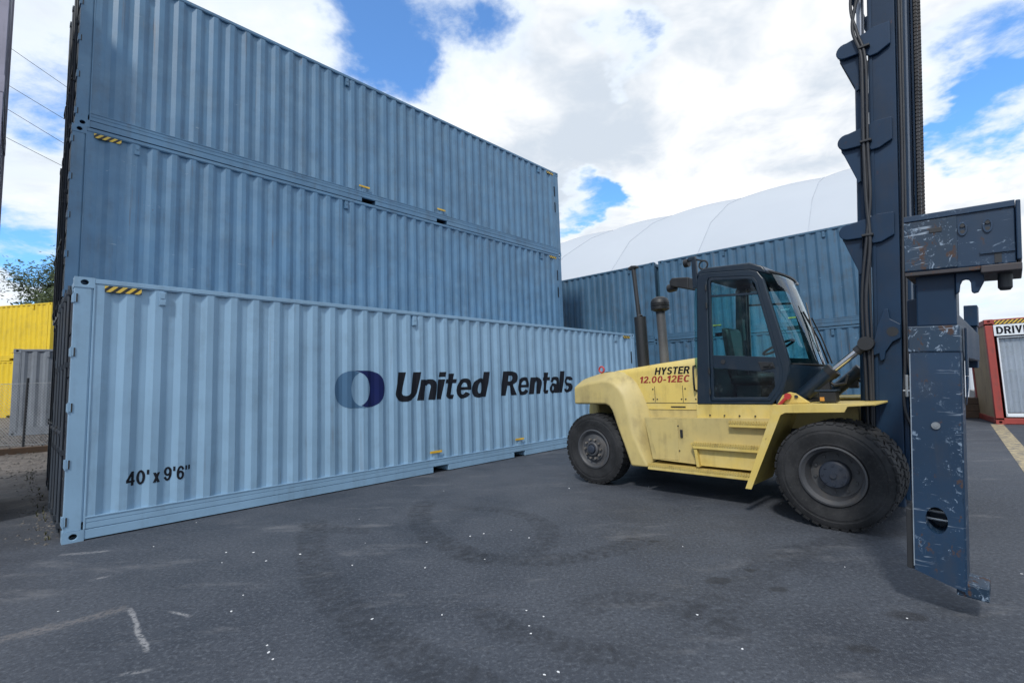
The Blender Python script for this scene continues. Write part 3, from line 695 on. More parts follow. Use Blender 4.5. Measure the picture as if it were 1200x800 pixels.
# --- wheels
def tyre_geo(c, width, rad, side, lugs=38, twin=False):
    m = MB(); w2 = width / 2; ri = .275
    pr = [(ri, -w2 * .80), (ri + .03, -w2 * .92), (ri + .05, -w2 * .90), (ri + .09, -w2 * 1.0), (rad * .80, -w2 * 1.02), (rad * .81, -w2 * 1.0), (rad * .845, -w2 * .99), (rad * .855, -w2 * 1.01), (rad * .93, -w2 * .95),
          (rad - .014, -w2 * .84), (rad - .009, -w2 * .4), (rad - .009, w2 * .4), (rad - .014, w2 * .84), (rad * .93, w2 * .95), (rad * .80, w2 * 1.02), (ri + .09, w2), (ri + .03, w2 * .92), (ri, w2 * .80)]
    m.lathe(pr, c, (0, 1, 0), 64)
    # tread lugs: two staggered rows of slanted blocks with shoulders
    for row in (-1, 1):
        for k in range(lugs):
            a0 = 2 * math.pi * (k + (.5 if row > 0 else 0)) / lugs; da = 2 * math.pi / lugs * .36; sk = .05
            vs_ = []
            for (yy, rr, sk_) in ((row * w2 * .945, rad * .965, sk), (row * w2 * .90, rad + .002, sk * .9), (row * w2 * .06, rad + .002, 0), (row * w2 * .06, rad - .03, 0)):
                for s2 in (-1, 1):
                    a_ = a0 + s2 * da + sk_
                    vs_.append((c[0] + rr * math.cos(a_), c[1] + yy, c[2] + rr * math.sin(a_)))
            m.add(vs_, [(0, 1, 3, 2), (2, 3, 5, 4), (4, 5, 7, 6), (0, 2, 4, 6), (1, 7, 5, 3), (0, 6, 7, 1)])
    return m
def wheel(c, width, rad, side, front):
    wroot = B(tyre_geo(c, width, rad, side), 'tyre', 'rubber', smooth=30)
    s = side; yo = c[1] + s * width / 2
    if front:
        pr = [(.285, -.015), (.292, .004), (.275, .008), (.262, -.01), (.245, -.03), (.232, -.11), (.222, -.165), (.06, -.175), (.0005, -.175)]
        m = MB().lathe([(r, h * s) for r, h in pr], (c[0], yo, c[2]), (0, 1, 0), 48)
        B(m, 'rim', 'rim_grey', wroot, smooth=30)
        m = MB().lathe([(.135, -.175 * s), (.132, -.075 * s), (.118, -.060 * s), (.0005, -.055 * s)], (c[0], yo, c[2]), (0, 1, 0), 32)
        for k in range(8):
            a_ = k * math.pi / 4; m.cyl((c[0] + .095 * math.cos(a_), yo - .062 * s, c[2] + .095 * math.sin(a_)), (c[0] + .095 * math.cos(a_), yo - .048 * s, c[2] + .095 * math.sin(a_)), .011, 6)
        m.cyl((c[0], yo - .06 * s, c[2]), (c[0], yo - .04 * s, c[2]), .03, 12)
        B(m, 'hub', 'hub_navy', wroot, smooth=30)
        for k in range(10):
            a_ = k * math.pi / 5 + .2; B(MB().cyl((c[0] + .185 * math.cos(a_), yo - .175 * s, c[2] + .185 * math.sin(a_)), (c[0] + .185 * math.cos(a_), yo - .15 * s, c[2] + .185 * math.sin(a_)), .016, 6), 'wheel_nut', 'rim_grey', wroot)
    else:
        pr = [(.285, -.02), (.292, -.004), (.27, .0), (.25, -.015), (.235, -.045), (.215, -.055), (.19, -.045), (.175, -.02), (.11, -.015), (.105, .025), (.092, .035), (.075, .035), (.07, .02), (.0005, .02)]
        m = MB().lathe([(r, h * s) for r, h in pr], (c[0], yo, c[2]), (0, 1, 0), 48)
        B(m, 'rim', 'rim_grey', wroot, smooth=30)
        B(MB().lathe([(.065, .018 * s), (.06, .055 * s), (.045, .062 * s), (.0005, .062 * s)], (c[0], yo, c[2]), (0, 1, 0), 24), 'hub', 'hub_navy', wroot, smooth=30)
        for k in range(10):
            a_ = k * math.pi / 5; p = (c[0] + .142 * math.cos(a_), yo - .02 * s, c[2] + .142 * math.sin(a_))
            B(MB().cyl(p, (p[0], yo + .022 * s, p[2]), .017, 6), 'wheel_nut', 'nut_steel', wroot)
paint('rim_grey', (.052, .055, .062), .55, .2, .5, .5, rust_at=.66, rust_col=(.07, .045, .03), grime_col=(.10, .085, .07))
paint('hub_navy', (.022, .030, .048), .5, .15, .5, .3, rust_at=.68, grime_col=(.09, .08, .07))
paint('nut_steel', (.24, .22, .20), .45, .3, .5, .6, metal=.4, rust_at=.6)
WB = 3.18; RR = .525
for sd in (-1, 1):
    wheel((0, sd * .84, RR), .28, RR, sd, False)
    wheel((WB, sd * 1.215, RR), .29, RR, sd, True)
    wheel((WB, sd * .86, RR), .29, RR, sd, True)
# --- chassis and axles
m = MB().box(-.25, 3.0, -.55, .55, .38, 1.0); m.cyl((0, -.75, RR), (0, .75, RR), .10, 12); m.cyl((WB, -1.1, RR), (WB, 1.1, RR), .17, 16); m.box(2.9, 3.35, -.5, .5, .30, .95); m.cyl((0, -.60, .72), (0, .6, .72), .09, 10)
B(m, 'chassis', 'dark_steel')
# --- counterweight with its wheel-arch sides
def arch_side(sg):
    side = [(-.31, 1.195), (-.305, 1.455), (-.10, 1.50), (.236, 1.546), (.36, 1.535), (.44, 1.495), (.52, 1.41), (.59, 1.301), (.655, 1.05), (.713, .762), (.93, .332), (.66, .332), (.56, .62), (.47, .85), (.41, 1.03), (.385, 1.10), (.34, 1.165), (.27, 1.195)]
    back = [(-.30, 1.195), (-.30, 1.56), (-.146, 1.605), (.115, 1.664), (.30, 1.675), (.495, 1.66), (.62, 1.59), (.713, 1.50), (.80, 1.34), (.876, 1.157), (.985, .43), (.66, .332), (.56, .62), (.47, .85), (.41, 1.03), (.385, 1.10), (.34, 1.165), (.27, 1.195)]
    n = len(side); m = MB()
    vs_ = [(x, sg * 1.0, z) for x, z in side] + [(x, sg * .80, z) for x, z in back] + [(x, sg * .45, z) for x, z in back]
    fs_ = [tuple(range(n)), tuple(range(3 * n - 1, 2 * n - 1, -1))]
    for i in range(n):
        j = (i + 1) % n; fs_ += [(i, j, n + j, n + i), (n + i, n + j, 2 * n + j, 2 * n + i)]
    return m.add(vs_, fs_)
for sg in (-1, 1): B(arch_side(sg), 'rear_fender', 'truck_cream', bevel=.03, seg=3, smooth=50)
B(MB().prism([(-.42, .50), (-.46, 1.05), (-.40, 1.45), (-.30, 1.585), (.10, 1.655), (.45, 1.66), (.45, 1.20), (-.26, 1.18), (-.26, .50)], -.46, .46), 'counterweight', 'truck_cream', bevel=.05, seg=3, smooth=50)
B(MB().prism([(-.36, 1.50), (-.16, 1.635), (.08, 1.685), (.12, 1.66), (-.30, 1.55)], -.62, .62), 'radiator_grille', 'black', bevel=.01)
m = MB().lathe([(.045 + .013 * math.cos(k * math.pi / 4), .013 * math.sin(k * math.pi / 4)) for k in range(8)], (.10, -.80, 1.715), (0, 1, 0), 20, closed=True); B(m, 'lifting_eye', 'red_paint', smooth=60)
# --- engine hood
def hood():
    m = MB(); secs = []
    for x, zt in ((.30, 1.690), (.55, 1.715), (1.0, 1.76), (1.35, 1.79), (1.64, 1.815)):
        secs.append([(x, -.80, 1.12), (x, -.80, zt - .10), (x, -.785, zt - .045), (x, -.74, zt - .01), (x, -.66, zt), (x, 0, zt + .012), (x, .66, zt), (x, .74, zt - .01), (x, .785, zt - .045), (x, .80, zt - .10), (x, .80, 1.12)])
    n = len(secs[0])
    m.add([p for s in secs for p in s], [(i * n + j, i * n + j + 1, (i + 1) * n + j + 1, (i + 1) * n + j) for i in range(len(secs) - 1) for j in range(n - 1)] + [tuple(range(n)), tuple(range((len(secs) - 1) * n, len(secs) * n))])
    return m
h_ = B(hood(), 'engine_hood', 'truck_yellow', smooth=40)
onh = lambda x, z: (x, -.8025, z)
lettering('hood_lettering', 'HYSTER', (1.00, 1.525, 1.600, 1.700), onh, 'vinyl_black', h_, .22, .08)
lettering('hood_lettering', '12.00-12EC', (.765, 1.515, 1.490, 1.583), onh, 'vinyl_red', h_, .18, .12)
B(MB().box(1.22, 1.43, -.806, -.80, 1.148, 1.164), 'hood_latch', 'black', h_)
B(MB().box(.60, 1.64, -.803, -.795, 1.205, 1.212), 'seam_strip', 'dark_steel', h_)
B(MB().tube([(1.60, -.80, 1.70), (1.60, -.86, 1.69), (1.60, -.87, 1.62), (1.60, -.87, 1.45), (1.60, -.86, 1.38), (1.60, -.80, 1.37)], .012, 8), 'grab_handle', 'black', smooth=60)
for xx in (.985, 1.40): B(MB().box(xx, xx + .006, -.8022, -.795, 1.215, 1.44), 'seam_strip', 'dark_steel', h_)
for xx, zz in ((.74, 1.26), (.96, 1.26), (1.02, 1.26), (1.38, 1.26), (1.44, 1.26), (1.58, 1.26), (.96, 1.40), (1.44, 1.40)): B(MB().cyl((xx, -.799, zz), (xx, -.806, zz), .010, 8), 'bolt', 'dark_steel', h_)
B(MB().box(.60, 1.66, -.79, .79, .98, 1.125), 'hood_sill', 'truck_cream', bevel=.01)
# --- side tanks and steps
for sg in (-1, 1):
    y0, y1 = (-.98, -.56) if sg < 0 else (.56, .98)
    B(MB().prism([(.905, 1.01), (1.0, .46), (1.66, .44), (2.34, .44), (2.56, .98), (2.56, 1.045), (.905, 1.012)], y0, y1), 'side_tank', 'truck_cream', bevel=.012)
    yo = -.982 if sg < 0 else .982
    dr = B(MB().prism([(.93, .995), (1.075, .47), (1.385, .475), (1.395, 1.0)], yo - .004 * (1 if sg < 0 else -1), yo), 'tank_door', 'truck_cream', bevel=.002)
    if sg < 0:
        B(MB().box(1.425, 1.46, -.995, -.98, .77, .872), 'door_latch', 'black', dr, bevel=.004)
        for zz in (.92, .6): B(MB().cyl((1.40, -.98, zz), (1.40, -.992, zz), .008, 8), 'bolt', 'dark_steel', dr)
        for xx in (1.82, 2.0, 2.18, 2.36): B(MB().cyl((xx, -.94, 1.065), (xx, -.958, 1.065), .009, 8), 'bolt', 'dark_steel')
def step(x0, x1, z0, z1, yi, yo, nm='step'):
    st = B(MB().box(x0, x1, yo, yi, z0, z1 - .012), nm, 'truck_yellow', bevel=.008)
    m = MB(); x = x0 + .01       # serrated tread edge
    m.box(x0, x1, yo - .004, yi, z1 - .012, z1)
    while x < x1 - .02:
        m.box(x, x + .014, yo - .012, yo + .012, z1 - .022, z1 + .012); x += .030
    B(m, 'tread', 'tread_yellow', st)
    return st
for sg in (-1,):
    step(.985, 2.31, .335, .405, -.56, -1.10)
    step(1.635, 2.43, .655, .725, -.97, -1.10)
    step(2.085, 2.56, .935, 1.0, -.97, -1.06)
    B(MB().prism([(1.66, .44), (1.675, .655), (2.40, .655), (2.33, .44)], -1.03, -.96), 'step_riser', 'truck_yellow', bevel=.006)
    B(MB().prism([(1.60, .72), (1.635, .73), (1.68, .64), (1.70, .43), (1.665, .43), (1.645, .62)], -1.085, -.975), 'step_bracket', 'truck_yellow', bevel=.004)
B(MB().box(.985, 2.31, .56, 1.10, .335, .405), 'step', 'truck_yellow', bevel=.008)
B(MB().box(1.64, 2.62, -.94, .80, 1.0, 1.205), 'cab_plinth', 'truck_yellow', bevel=.012)
# --- front fenders (bent plates) and front deck
for sg in (-1, 1):
    ya, yb = sorted((sg * .58, sg * 1.33))
    top = [(2.345, .305), (2.40, .305), (2.735, 1.125), (2.78, 1.165), (3.34, 1.165), (3.36, 1.20), (3.60, 1.215), (3.60, 1.235), (2.73, 1.205), (2.685, 1.16)]
    f_ = B(MB().prism([(2.375, .31), (2.74, 1.16), (2.78, 1.19), (3.58, 1.215), (3.58, 1.235), (2.745, 1.215), (2.70, 1.175), (2.345, .32)], ya, yb), 'front_fender', 'truck_yellow', bevel=.006)
    yf, yg = sorted((sg * 1.33, sg * 1.345))
    B(MB().prism([(2.335, .295), (2.40, .295), (2.755, 1.11), (2.80, 1.135), (3.33, 1.15), (3.36, 1.205), (3.58, 1.222), (3.58, 1.24), (2.73, 1.222), (2.685, 1.18)], yf, yg), 'fender_flange', 'truck_yellow', f_, bevel=.004)
B(MB().box(2.6, 3.3, -.57, .57, .9, 1.18), 'front_deck', 'truck_cream', bevel=.01)
lb_ = B(MB().prism([(2.64, 1.215), (2.70, 1.31), (2.77, 1.345), (2.83, 1.33), (2.97, 1.225)], -1.05, -1.01), 'lug_plate', 'truck_yellow', bevel=.006)
m = MB().cyl((2.76, -1.05, 1.30), (2.76, -1.085, 1.30), .034, 16).cyl((2.75, -1.07, 1.29), (2.655, -1.07, 1.19), .018, 10); B(m, 'lever', 'red_paint', lb_, smooth=50)
B(MB().cyl((2.84, -1.05, 1.295), (2.84, -1.065, 1.295), .018, 12), 'bolt', 'dark_steel', lb_, smooth=50)
lm_ = B(MB().box(3.06, 3.22, -1.10, -.95, 1.235, 1.345), 'work_lamp', 'black', bevel=.012)
B(MB().box(3.03, 3.23, -1.11, -.93, 1.345, 1.365), 'lamp_hood', 'navy_cab', lm_, bevel=.004); B(MB().box(3.075, 3.115, -1.104, -1.099, 1.25, 1.29), 'lens', 'orange_lens', lm_)

# --- cab
YN, YF = -.95, .38
OUT = [(1.66, 1.205), (1.765, 2.80), (1.80, 2.865), (1.86, 2.875), (2.42, 2.81), (2.51, 2.77), (2.565, 2.68), (2.775, 1.66), (2.735, 1.48), (2.66, 1.33), (2.56, 1.205)]
DOO = [(1.84, 1.235), (1.905, 2.76), (1.925, 2.795), (1.965, 2.795), (2.40, 2.735), (2.46, 2.71), (2.495, 2.65), (2.685, 1.63), (2.68, 1.49), (2.62, 1.36), (2.535, 1.235)]
DOI = [(1.885, 1.285), (1.938, 2.725), (1.95, 2.752), (1.975, 2.755), (2.385, 2.70), (2.437, 2.68), (2.467, 2.63), (2.65, 1.64), (2.645, 1.51), (2.59, 1.39), (2.51, 1.285)]
for y0, y1 in ((YN, YN + .07), (YF - .07, YF)):
    B(MB().ring(OUT, DOO, y0, y1), 'cab_side_frame', 'navy_cab', bevel=.012)
    yy = y0 + .004 if y0 == YN else y1 - .044
    ds = B(MB().ring([(x + .006, z + .004) for x, z in DOO], DOI, yy, yy + .04), 'cab_door', 'navy_cab', bevel=.008)
    B(MB().prism([(1.934, 2.575), (2.482, 2.525), (2.487, 2.50), (1.933, 2.55)], yy + .004, yy + .036), 'door_rail', 'navy_cab', ds)
    B(MB().prism([(1.905, 1.815), (2.632, 1.745), (2.655, 1.64), (2.648, 1.56), (1.90, 1.655)], yy + .003, yy + .037), 'door_rail', 'navy_cab', ds, bevel=.004)
    yg = yy + .02
    def pane(poly, mt): 
        B(MB().add([(x, yg, z) for x, z in poly], [tuple(range(len(poly)))]), 'window_pane', mt, ds)
    pane([(1.935, 2.57), (1.975, 2.755), (2.42, 2.69), (2.48, 2.525)], 'glass_dark')
    pane([(1.91, 1.81), (1.935, 2.555), (2.485, 2.50), (2.64, 1.74)], 'glass_teal')
    pane([(1.887, 1.287), (1.90, 1.66), (2.645, 1.56), (2.59, 1.39), (2.51, 1.287)], 'glass_dark')
    if y0 == YN:
        B(MB().prism([(2.44, 1.70), (2.60, 1.685), (2.62, 1.62), (2.47, 1.60)], yy - .008, yy + .003).box(2.50, 2.56, yy - .03, yy - .006, 1.64, 1.665).cyl((2.585, yy, 1.645), (2.585, yy - .02, 1.645), .016, 12), 'door_handle', 'black', ds, bevel=.004)
        B(MB().cyl((2.03, yy - .006, 1.725), (2.03, yy + .01, 1.725), .028, 16), 'lock_cover', 'dark_steel', ds, smooth=50)
        for zz in (1.36, 1.62, 2.45, 2.68): B(MB().cyl((1.842 + .045 * (zz - 1.2) / 1.5, YN - .014, zz - .035), (1.842 + .045 * (zz - 1.2) / 1.5, YN - .014, zz + .035), .013, 8), 'hinge', 'black', ds)
        # window sliding bar
        B(MB().prism([(2.26, 2.53), (2.28, 2.53), (2.285, 1.79), (2.265, 1.79)], yy + .024, yy + .034), 'sliding_bar', 'black', ds)
B(MB().prism([(1.745, 2.83), (1.79, 2.915), (1.87, 2.945), (2.42, 2.90), (2.56, 2.83), (2.60, 2.765), (2.585, 2.735), (2.51, 2.765), (2.42, 2.805), (1.86, 2.87), (1.80, 2.85)], YN + .02, YF - .02), 'cab_roof', 'navy_cab', bevel=.03, seg=3, smooth=50)
B(MB().prism([(1.67, 1.205), (1.70, 1.66), (1.745, 1.66), (1.73, 1.205)], YN + .075, YF - .075), 'rear_wall', 'navy_cab', bevel=.01)
B(MB().box(1.66, 2.9, YN + .075, YF - .075, 1.206, 1.25), 'cab_floor', 'black')
# bulged rear window
g_ = []
for i in range(7):
    y = YN + .03 + (YF - YN - .06) * i / 6; bl = .075 * (1 - abs(2 * i / 6 - 1) ** 3)
    g_ += [(1.655 - bl * .3, y, 1.66), (1.66 - bl, y, 1.95), (1.705 - bl, y, 2.55), (1.745 - bl * .4, y, 2.83)]
B(MB().add(g_, [(i * 4 + j, i * 4 + j + 1, (i + 1) * 4 + j + 1, (i + 1) * 4 + j) for i in range(6) for j in range(3)]), 'rear_window', 'glass_wind', smooth=60)
# windscreen, curved across
def screen(y0, y1, n=14, inset=0.0):
    vs_ = []
    for i in range(n + 1):
        t_ = i / n; y = y0 + (y1 - y0) * t_; e = 1 - abs(2 * t_ - 1) ** 2.2
        for s in (0, .33, .66, 1):
            xb = 2.775 + .16 * e; xt = 2.56 + .075 * e; zb = 1.655 - .035 * t_; zt = 2.775
            vs_.append((xb + (xt - xb) * s + .02 * math.sin(math.pi * s), y, zb + (zt - zb) * s))
    return vs_, [(i * 4 + j, i * 4 + j + 1, (i + 1) * 4 + j + 1, (i + 1) * 4 + j) for i in range(n) for j in range(3)]
ws = B(MB().add(*screen(YN + .06, YF - .06)), 'windscreen', 'glass_wind', smooth=60)
sv, _ = screen(YN + .06, YF - .06)
B(MB().tube([Vector(sv[i * 4]) + Vector((.004, 0, 0)) for i in range(15)], .012, 6), 'seal', 'black', ws); B(MB().tube([Vector(sv[i * 4 + 3]) for i in range(15)], .02, 6), 'seal', 'black', ws)
B(MB().tube([(2.955, -.10, 1.66), (2.90, -.20, 1.95), (2.79, -.33, 2.30)], .011, 6).tube([(2.80, -.20, 2.42), (2.86, -.30, 2.10), (2.93, -.36, 1.80)], .008, 6), 'wiper', 'black', ws)
B(MB().tube([(2.945, .12, 1.66), (2.86, .10, 2.0), (2.79, .02, 2.25)], .009, 6), 'wiper', 'black', ws)
# cowl below the windscreen
def cowl():
    m = MB(); n = 14; vs_ = []
    for i in range(n + 1):
        t_ = i / n; y = YN + .005 + (YF - YN - .01) * t_; e = 1 - abs(2 * t_ - 1) ** 2.2
        zb = 1.655 - .035 * t_
        vs_ += [(2.60, y, 1.205), (2.60, y, zb - .02), (2.765 + .165 * e, y, zb - .004), (2.765 + .185 * e, y, zb - .07), (2.70 + .22 * e, y, 1.40), (2.62 + .26 * e, y, 1.205)]
    m.add(vs_, [(i * 6 + j, i * 6 + (j + 1) % 6, (i + 1) * 6 + (j + 1) % 6, (i + 1) * 6 + j) for i in range(n) for j in range(6)] + [tuple(range(6)), tuple(range(n * 6, n * 6 + 6))])
    return m
B(cowl(), 'front_cowl', 'navy_cab', smooth=40)
# interior
m = MB().box(1.92, 2.32, -.52, -.06, 1.42, 1.56); B(m, 'seat_cushion', 'black', bevel=.05, seg=3, smooth=60)
B(MB().prism([(1.90, 1.50), (2.02, 1.52), (1.95, 2.18), (1.84, 2.20)], -.50, -.08), 'seat_backrest', 'black', bevel=.04, seg=3, smooth=60)
B(MB().box(1.98, 2.28, -.46, -.12, 1.25, 1.42), 'seat_base', 'dark_steel')
m = MB().cyl((2.66, -.29, 1.45), (2.47, -.29, 1.88), .035, 10); m.lathe([(.19 + .016 * math.cos(k * math.pi / 3), .016 * math.sin(k * math.pi / 3)) for k in range(6)], (2.47, -.29, 1.89), (-.45, 0, 1), 28, closed=True).cyl((2.47, -.47, 1.885), (2.47, -.11, 1.885), .014, 6); B(m, 'steering_wheel', 'black', smooth=50)
B(MB().box(2.0, 2.45, .02, .16, 1.25, 1.72).cyl((2.40, .08, 1.72), (2.43, .08, 1.90), .012, 6).cyl((2.34, .10, 1.72), (2.36, .10, 1.88), .012, 6), 'side_console', 'dark_steel', bevel=.015)
B(MB().box(2.56, 2.66, -.80, .25, 1.25, 1.66), 'dashboard', 'black', bevel=.02)
B(MB().cyl((1.86, .18, 1.6), (1.86, .18, 2.75), .02, 8).box(1.84, 1.90, .05, .22, 2.05, 2.35), 'inner_rail', 'dark_steel')
# rear lamp bracket, beacon stalk
m = MB().prism([(1.63, 2.71), (1.63, 2.875), (1.40, 2.905), (1.36, 2.87), (1.36, 2.80)], -.90, -.70); wl_ = B(m, 'rear_lamp_bracket', 'black', bevel=.012)
B(MB().cyl((1.40, -.80, 2.79), (1.30, -.80, 2.785), .058, 16).cyl((1.30, -.80, 2.785), (1.285, -.80, 2.785), .048, 16), 'rear_lamp', 'black', wl_, smooth=50)
st_ = B(MB().box(1.70, 1.765, -.93, -.88, 2.70, 3.10).box(1.66, 1.76, -.93, -.88, 3.07, 3.125), 'lamp_stalk', 'navy_cab', bevel=.008)
B(MB().cyl((1.66, -.905, 3.06), (1.60, -.905, 3.06), .055, 14), 'stalk_lamp', 'black', st_, smooth=50)
m = MB().lathe([(.055 + .012 * math.cos(k * math.pi / 3), .012 * math.sin(k * math.pi / 3)) for k in range(6)], (1.85, -.905, 2.99), (0, 1, 0), 20, closed=True).cyl((1.76, -.905, 3.08), (1.84, -.905, 3.05), .012, 6); B(m, 'cable_loop', 'black', st_, smooth=50)
# exhaust and air intake
ex = B(MB().cyl((.66, -.50, 1.62), (.64, -.50, 2.49), .088, 24), 'muffler', 'black', smooth=40)
B(MB().cyl((.64, -.50, 2.49), (.62, -.50, 2.52), .05, 12, .036).cyl((.625, -.50, 2.50), (.575, -.50, 3.26), .033, 14), 'exhaust_pipe', 'dark_steel', ex, smooth=40)
B(MB().prism([(.50, 3.245), (.50, 3.275), (.56, 3.30), (.65, 3.285), (.65, 3.255)], -.54, -.46), 'rain_cap', 'black', ex, bevel=.004)
it = B(MB().cyl((.90, -.30, 1.70), (.875, -.30, 2.58), .066, 20), 'intake_pipe', 'intake_grey', smooth=40)
B(MB().lathe([(.0005, .20), (.06, .195), (.115, .165), (.135, .12), (.138, .09), (.132, .082), (.138, .075), (.138, .05), (.132, .042), (.138, .035), (.135, .0), (.07, -.03), (.066, -.06)], (.875, -.30, 2.59), (0, 0, 1), 28), 'pre_cleaner', 'black', it, smooth=40)

# --- mast (leans forward): local x' forward of the mast's rear face, z' up the mast
TL = R(3.8)
def MT(p): return Vector((3.284 + p.x * math.cos(TL) + p.z * math.sin(TL), p.y, -p.x * math.sin(TL) + p.z * math.cos(TL)))
TM = lambda: MB(MT)
ZT = 7.4
for sg in (-1, 1):
    yo, yi = (-.665, -.64) if sg < 0 else (.64, .665)
    fl = (-.64, -.55) if sg < 0 else (.55, .64)
    m = TM().box(.10, .335, yo, yi, .18, ZT).box(.10, .135, *fl, .18, ZT).box(.30, .335, *fl, .18, ZT)
    mr = B(m, 'mast_channel', 'navy', bevel=.006)
    B(TM().box(.115, .14, *((yo - .012, yo) if sg < 0 else (yi, yi + .012)), .4, ZT), 'edge_rib', 'navy', mr)
    f2 = (-.62, -.535) if sg < 0 else (.535, .62)
    B(TM().box(.34, .375, *f2, .25, ZT - .1).box(.345, .365, *((-.535, -.50) if sg < 0 else (.50, .535)), .25, ZT - .1), 'inner_channel', 'navy', bevel=.004)
    f3 = (-.60, -.45) if sg < 0 else (.45, .60)
    B(TM().box(.385, .415, *f3, .3, ZT - .3), 'carriage_channel', 'navy', bevel=.004)
    cy = B(TM().cyl((.015, sg * .53, .35), (.015, sg * .53, 4.9), .058, 20), 'lift_cylinder', 'navy', smooth=40)
    B(TM().cyl((.015, sg * .53, 4.9), (.015, sg * .53, ZT), .036, 16), 'cylinder_rod', 'steel_rod', cy, smooth=40)
    # lobed tie brackets with a gusset beneath
    for z in (3.06, 4.07, 5.10, 6.15):
        ya, yb = sorted((sg * .665, sg * .705))
        lobe = [(-.10 + .085 * math.cos(R(a_)), z + .01 + .085 * math.sin(R(a_))) for a_ in range(80, 271, 19)]
        br_ = B(TM().prism(lobe + [(.045, z - .075), (.07, z - .11), (.10, z - .12), (.12, z - .15), (.19, z - .145), (.30, z - .085), (.30, z + .155), (.16, z + .16), (.08, z + .13)], ya, yb), 'mast_bracket', 'navy', bevel=.008)
        ya, yb = sorted((sg * .62, sg * .66))
        B(TM().prism([(-.165, z - .04), (.02, z - .04), (.02, z - .45), (-.012, z - .47), (-.02, z - .42)], ya, yb), 'gusset', 'navy', br_, bevel=.006)
    # lug the tilt cylinder pulls on
    ya, yb = sorted((sg * .667, sg * .71))
    lug = B(TM().prism([(.10, 1.80), (.14, 2.02), (.20, 2.20), (.235, 2.205), (.25, 2.10), (.335, 2.04), (.335, 1.90), (.27, 1.86), (.21, 1.76), (.20, 1.68), (.165, 1.66), (.155, 1.74), (.11, 1.72), (.02, 1.76), (.02, 1.84)], ya, yb), 'tilt_lug', 'navy', bevel=.006)
    B(TM().cyl((.27, sg * .712, 1.965), (.27, sg * .69, 1.965), .05, 18), 'lug_boss', 'dark_steel', lug, smooth=50)
for z in (3.05, 4.06, 5.09, 6.14): B(TM().box(-.165, -.125, -.62, .62, z - .06, z + .07), 'mast_crossmember', 'navy', bevel=.006)
B(TM().box(.12, .33, -.63, .63, .22, .42).box(.12, .33, -.63, .63, ZT - .15, ZT), 'mast_crossmember', 'navy', bevel=.01)
# tilt cylinders
for sg in (-1, 1):
    y = sg * (.74 if sg < 0 else .66)
    a_, b_, c_ = Vector((2.66, y, 1.16)), Vector((3.12, y, 1.555)), Vector((3.40, y, 1.785))
    tc_ = B(MB().cyl(a_, b_, .078, 24), 'tilt_cylinder', 'navy_cab', smooth=40)
    ax = (b_ - a_).normalized()
    B(MB().cyl(b_ - ax * .03, b_ + ax * .035, .084, 24), 'gland', 'black', tc_, smooth=40)
    B(MB().cyl(a_ + ax * .08, a_ + ax * .10, .081, 24), 'band', 'galv', tc_, smooth=40)
    B(MB().cyl(b_, c_, .034, 16), 'cylinder_rod', 'chrome', tc_, smooth=40)
    B(MB().cyl(c_ - ax * .05, c_ + ax * .10, .05, 12).cyl(c_ + ax * .08 + Vector((0, -.06, 0)), c_ + ax * .08 + Vector((0, .06, 0)), .072, 16), 'rod_eye', 'dark_steel', tc_, smooth=40)
    B(MB().tube([b_ + Vector((-.05, 0, -.09)), b_ + Vector((.02, 0, -.15)), b_ + Vector((.12, 0, -.13)), b_ + Vector((.15, 0, -.04))], .016, 8).box(b_.x - .12, b_.x - .02, y - .04, y + .04, b_.z - .22, b_.z - .10), 'oil_port', 'black', tc_, smooth=40)
# hoses, chains
def hose(path, r, nm='hose'):
    pts = []
    P_ = [Vector(p) for p in path]
    for i in range(len(P_) - 1):
        p0, p1, p2, p3 = P_[max(i - 1, 0)], P_[i], P_[i + 1], P_[min(i + 2, len(P_) - 1)]
        for k in range(8):
            t_ = k / 8; pts.append(.5 * ((2 * p1) + (p2 - p0) * t_ + (2 * p0 - 5 * p1 + 4 * p2 - p3) * t_ ** 2 + (3 * p1 - p0 - 3 * p2 + p3) * t_ ** 3))
    pts.append(P_[-1])
    B(TM().tube(pts, r, 8), nm, 'hose', smooth=60)
hose([(.085, -.70, .55), (.08, -.72, 1.5), (.055, -.73, 2.3), (.10, -.735, 2.9), (.075, -.735, 3.4), (.06, -.73, 4.0), (.06, -.735, 4.7), (.05, -.735, 5.0), (-.02, -.735, 5.3), (.02, -.735, 5.6), (.16, -.735, 6.1), (.22, -.72, 6.9)], .017)
hose([(.055, -.70, .55), (.04, -.72, 1.5), (.02, -.73, 2.3), (.07, -.735, 2.95), (.11, -.735, 3.4), (.095, -.73, 4.0), (.09, -.735, 4.9), (.02, -.735, 5.25), (-.035, -.735, 5.6), (.03, -.735, 6.2), (.08, -.72, 6.9)], .015)
hose([(.10, -.71, .9), (.10, -.72, 1.8), (.085, -.72, 2.6), (.085, -.72, 3.0), (.085, -.72, 4.0), (.10, -.715, 4.9)], .012)
hose([(.40, -.64, 1.00), (.36, -.66, 1.12), (.345, -.665, 1.3), (.36, -.66, 1.7), (.36, -.65, 2.6), (.37, -.64, 3.6), (.37, -.64, 5.5), (.37, -.64, 7.0)], .014)
hose([(.42, -.64, 1.45), (.385, -.66, 1.7), (.385, -.65, 2.6), (.39, -.64, 3.6), (.39, -.64, 5.5), (.39, -.64, 7.0)], .010)
for z in (3.00, 4.02, 5.06): B(TM().box(.03, .13, -.76, -.70, z - .012, z + .012), 'hose_clamp', 'dark_steel', bevel=.004)
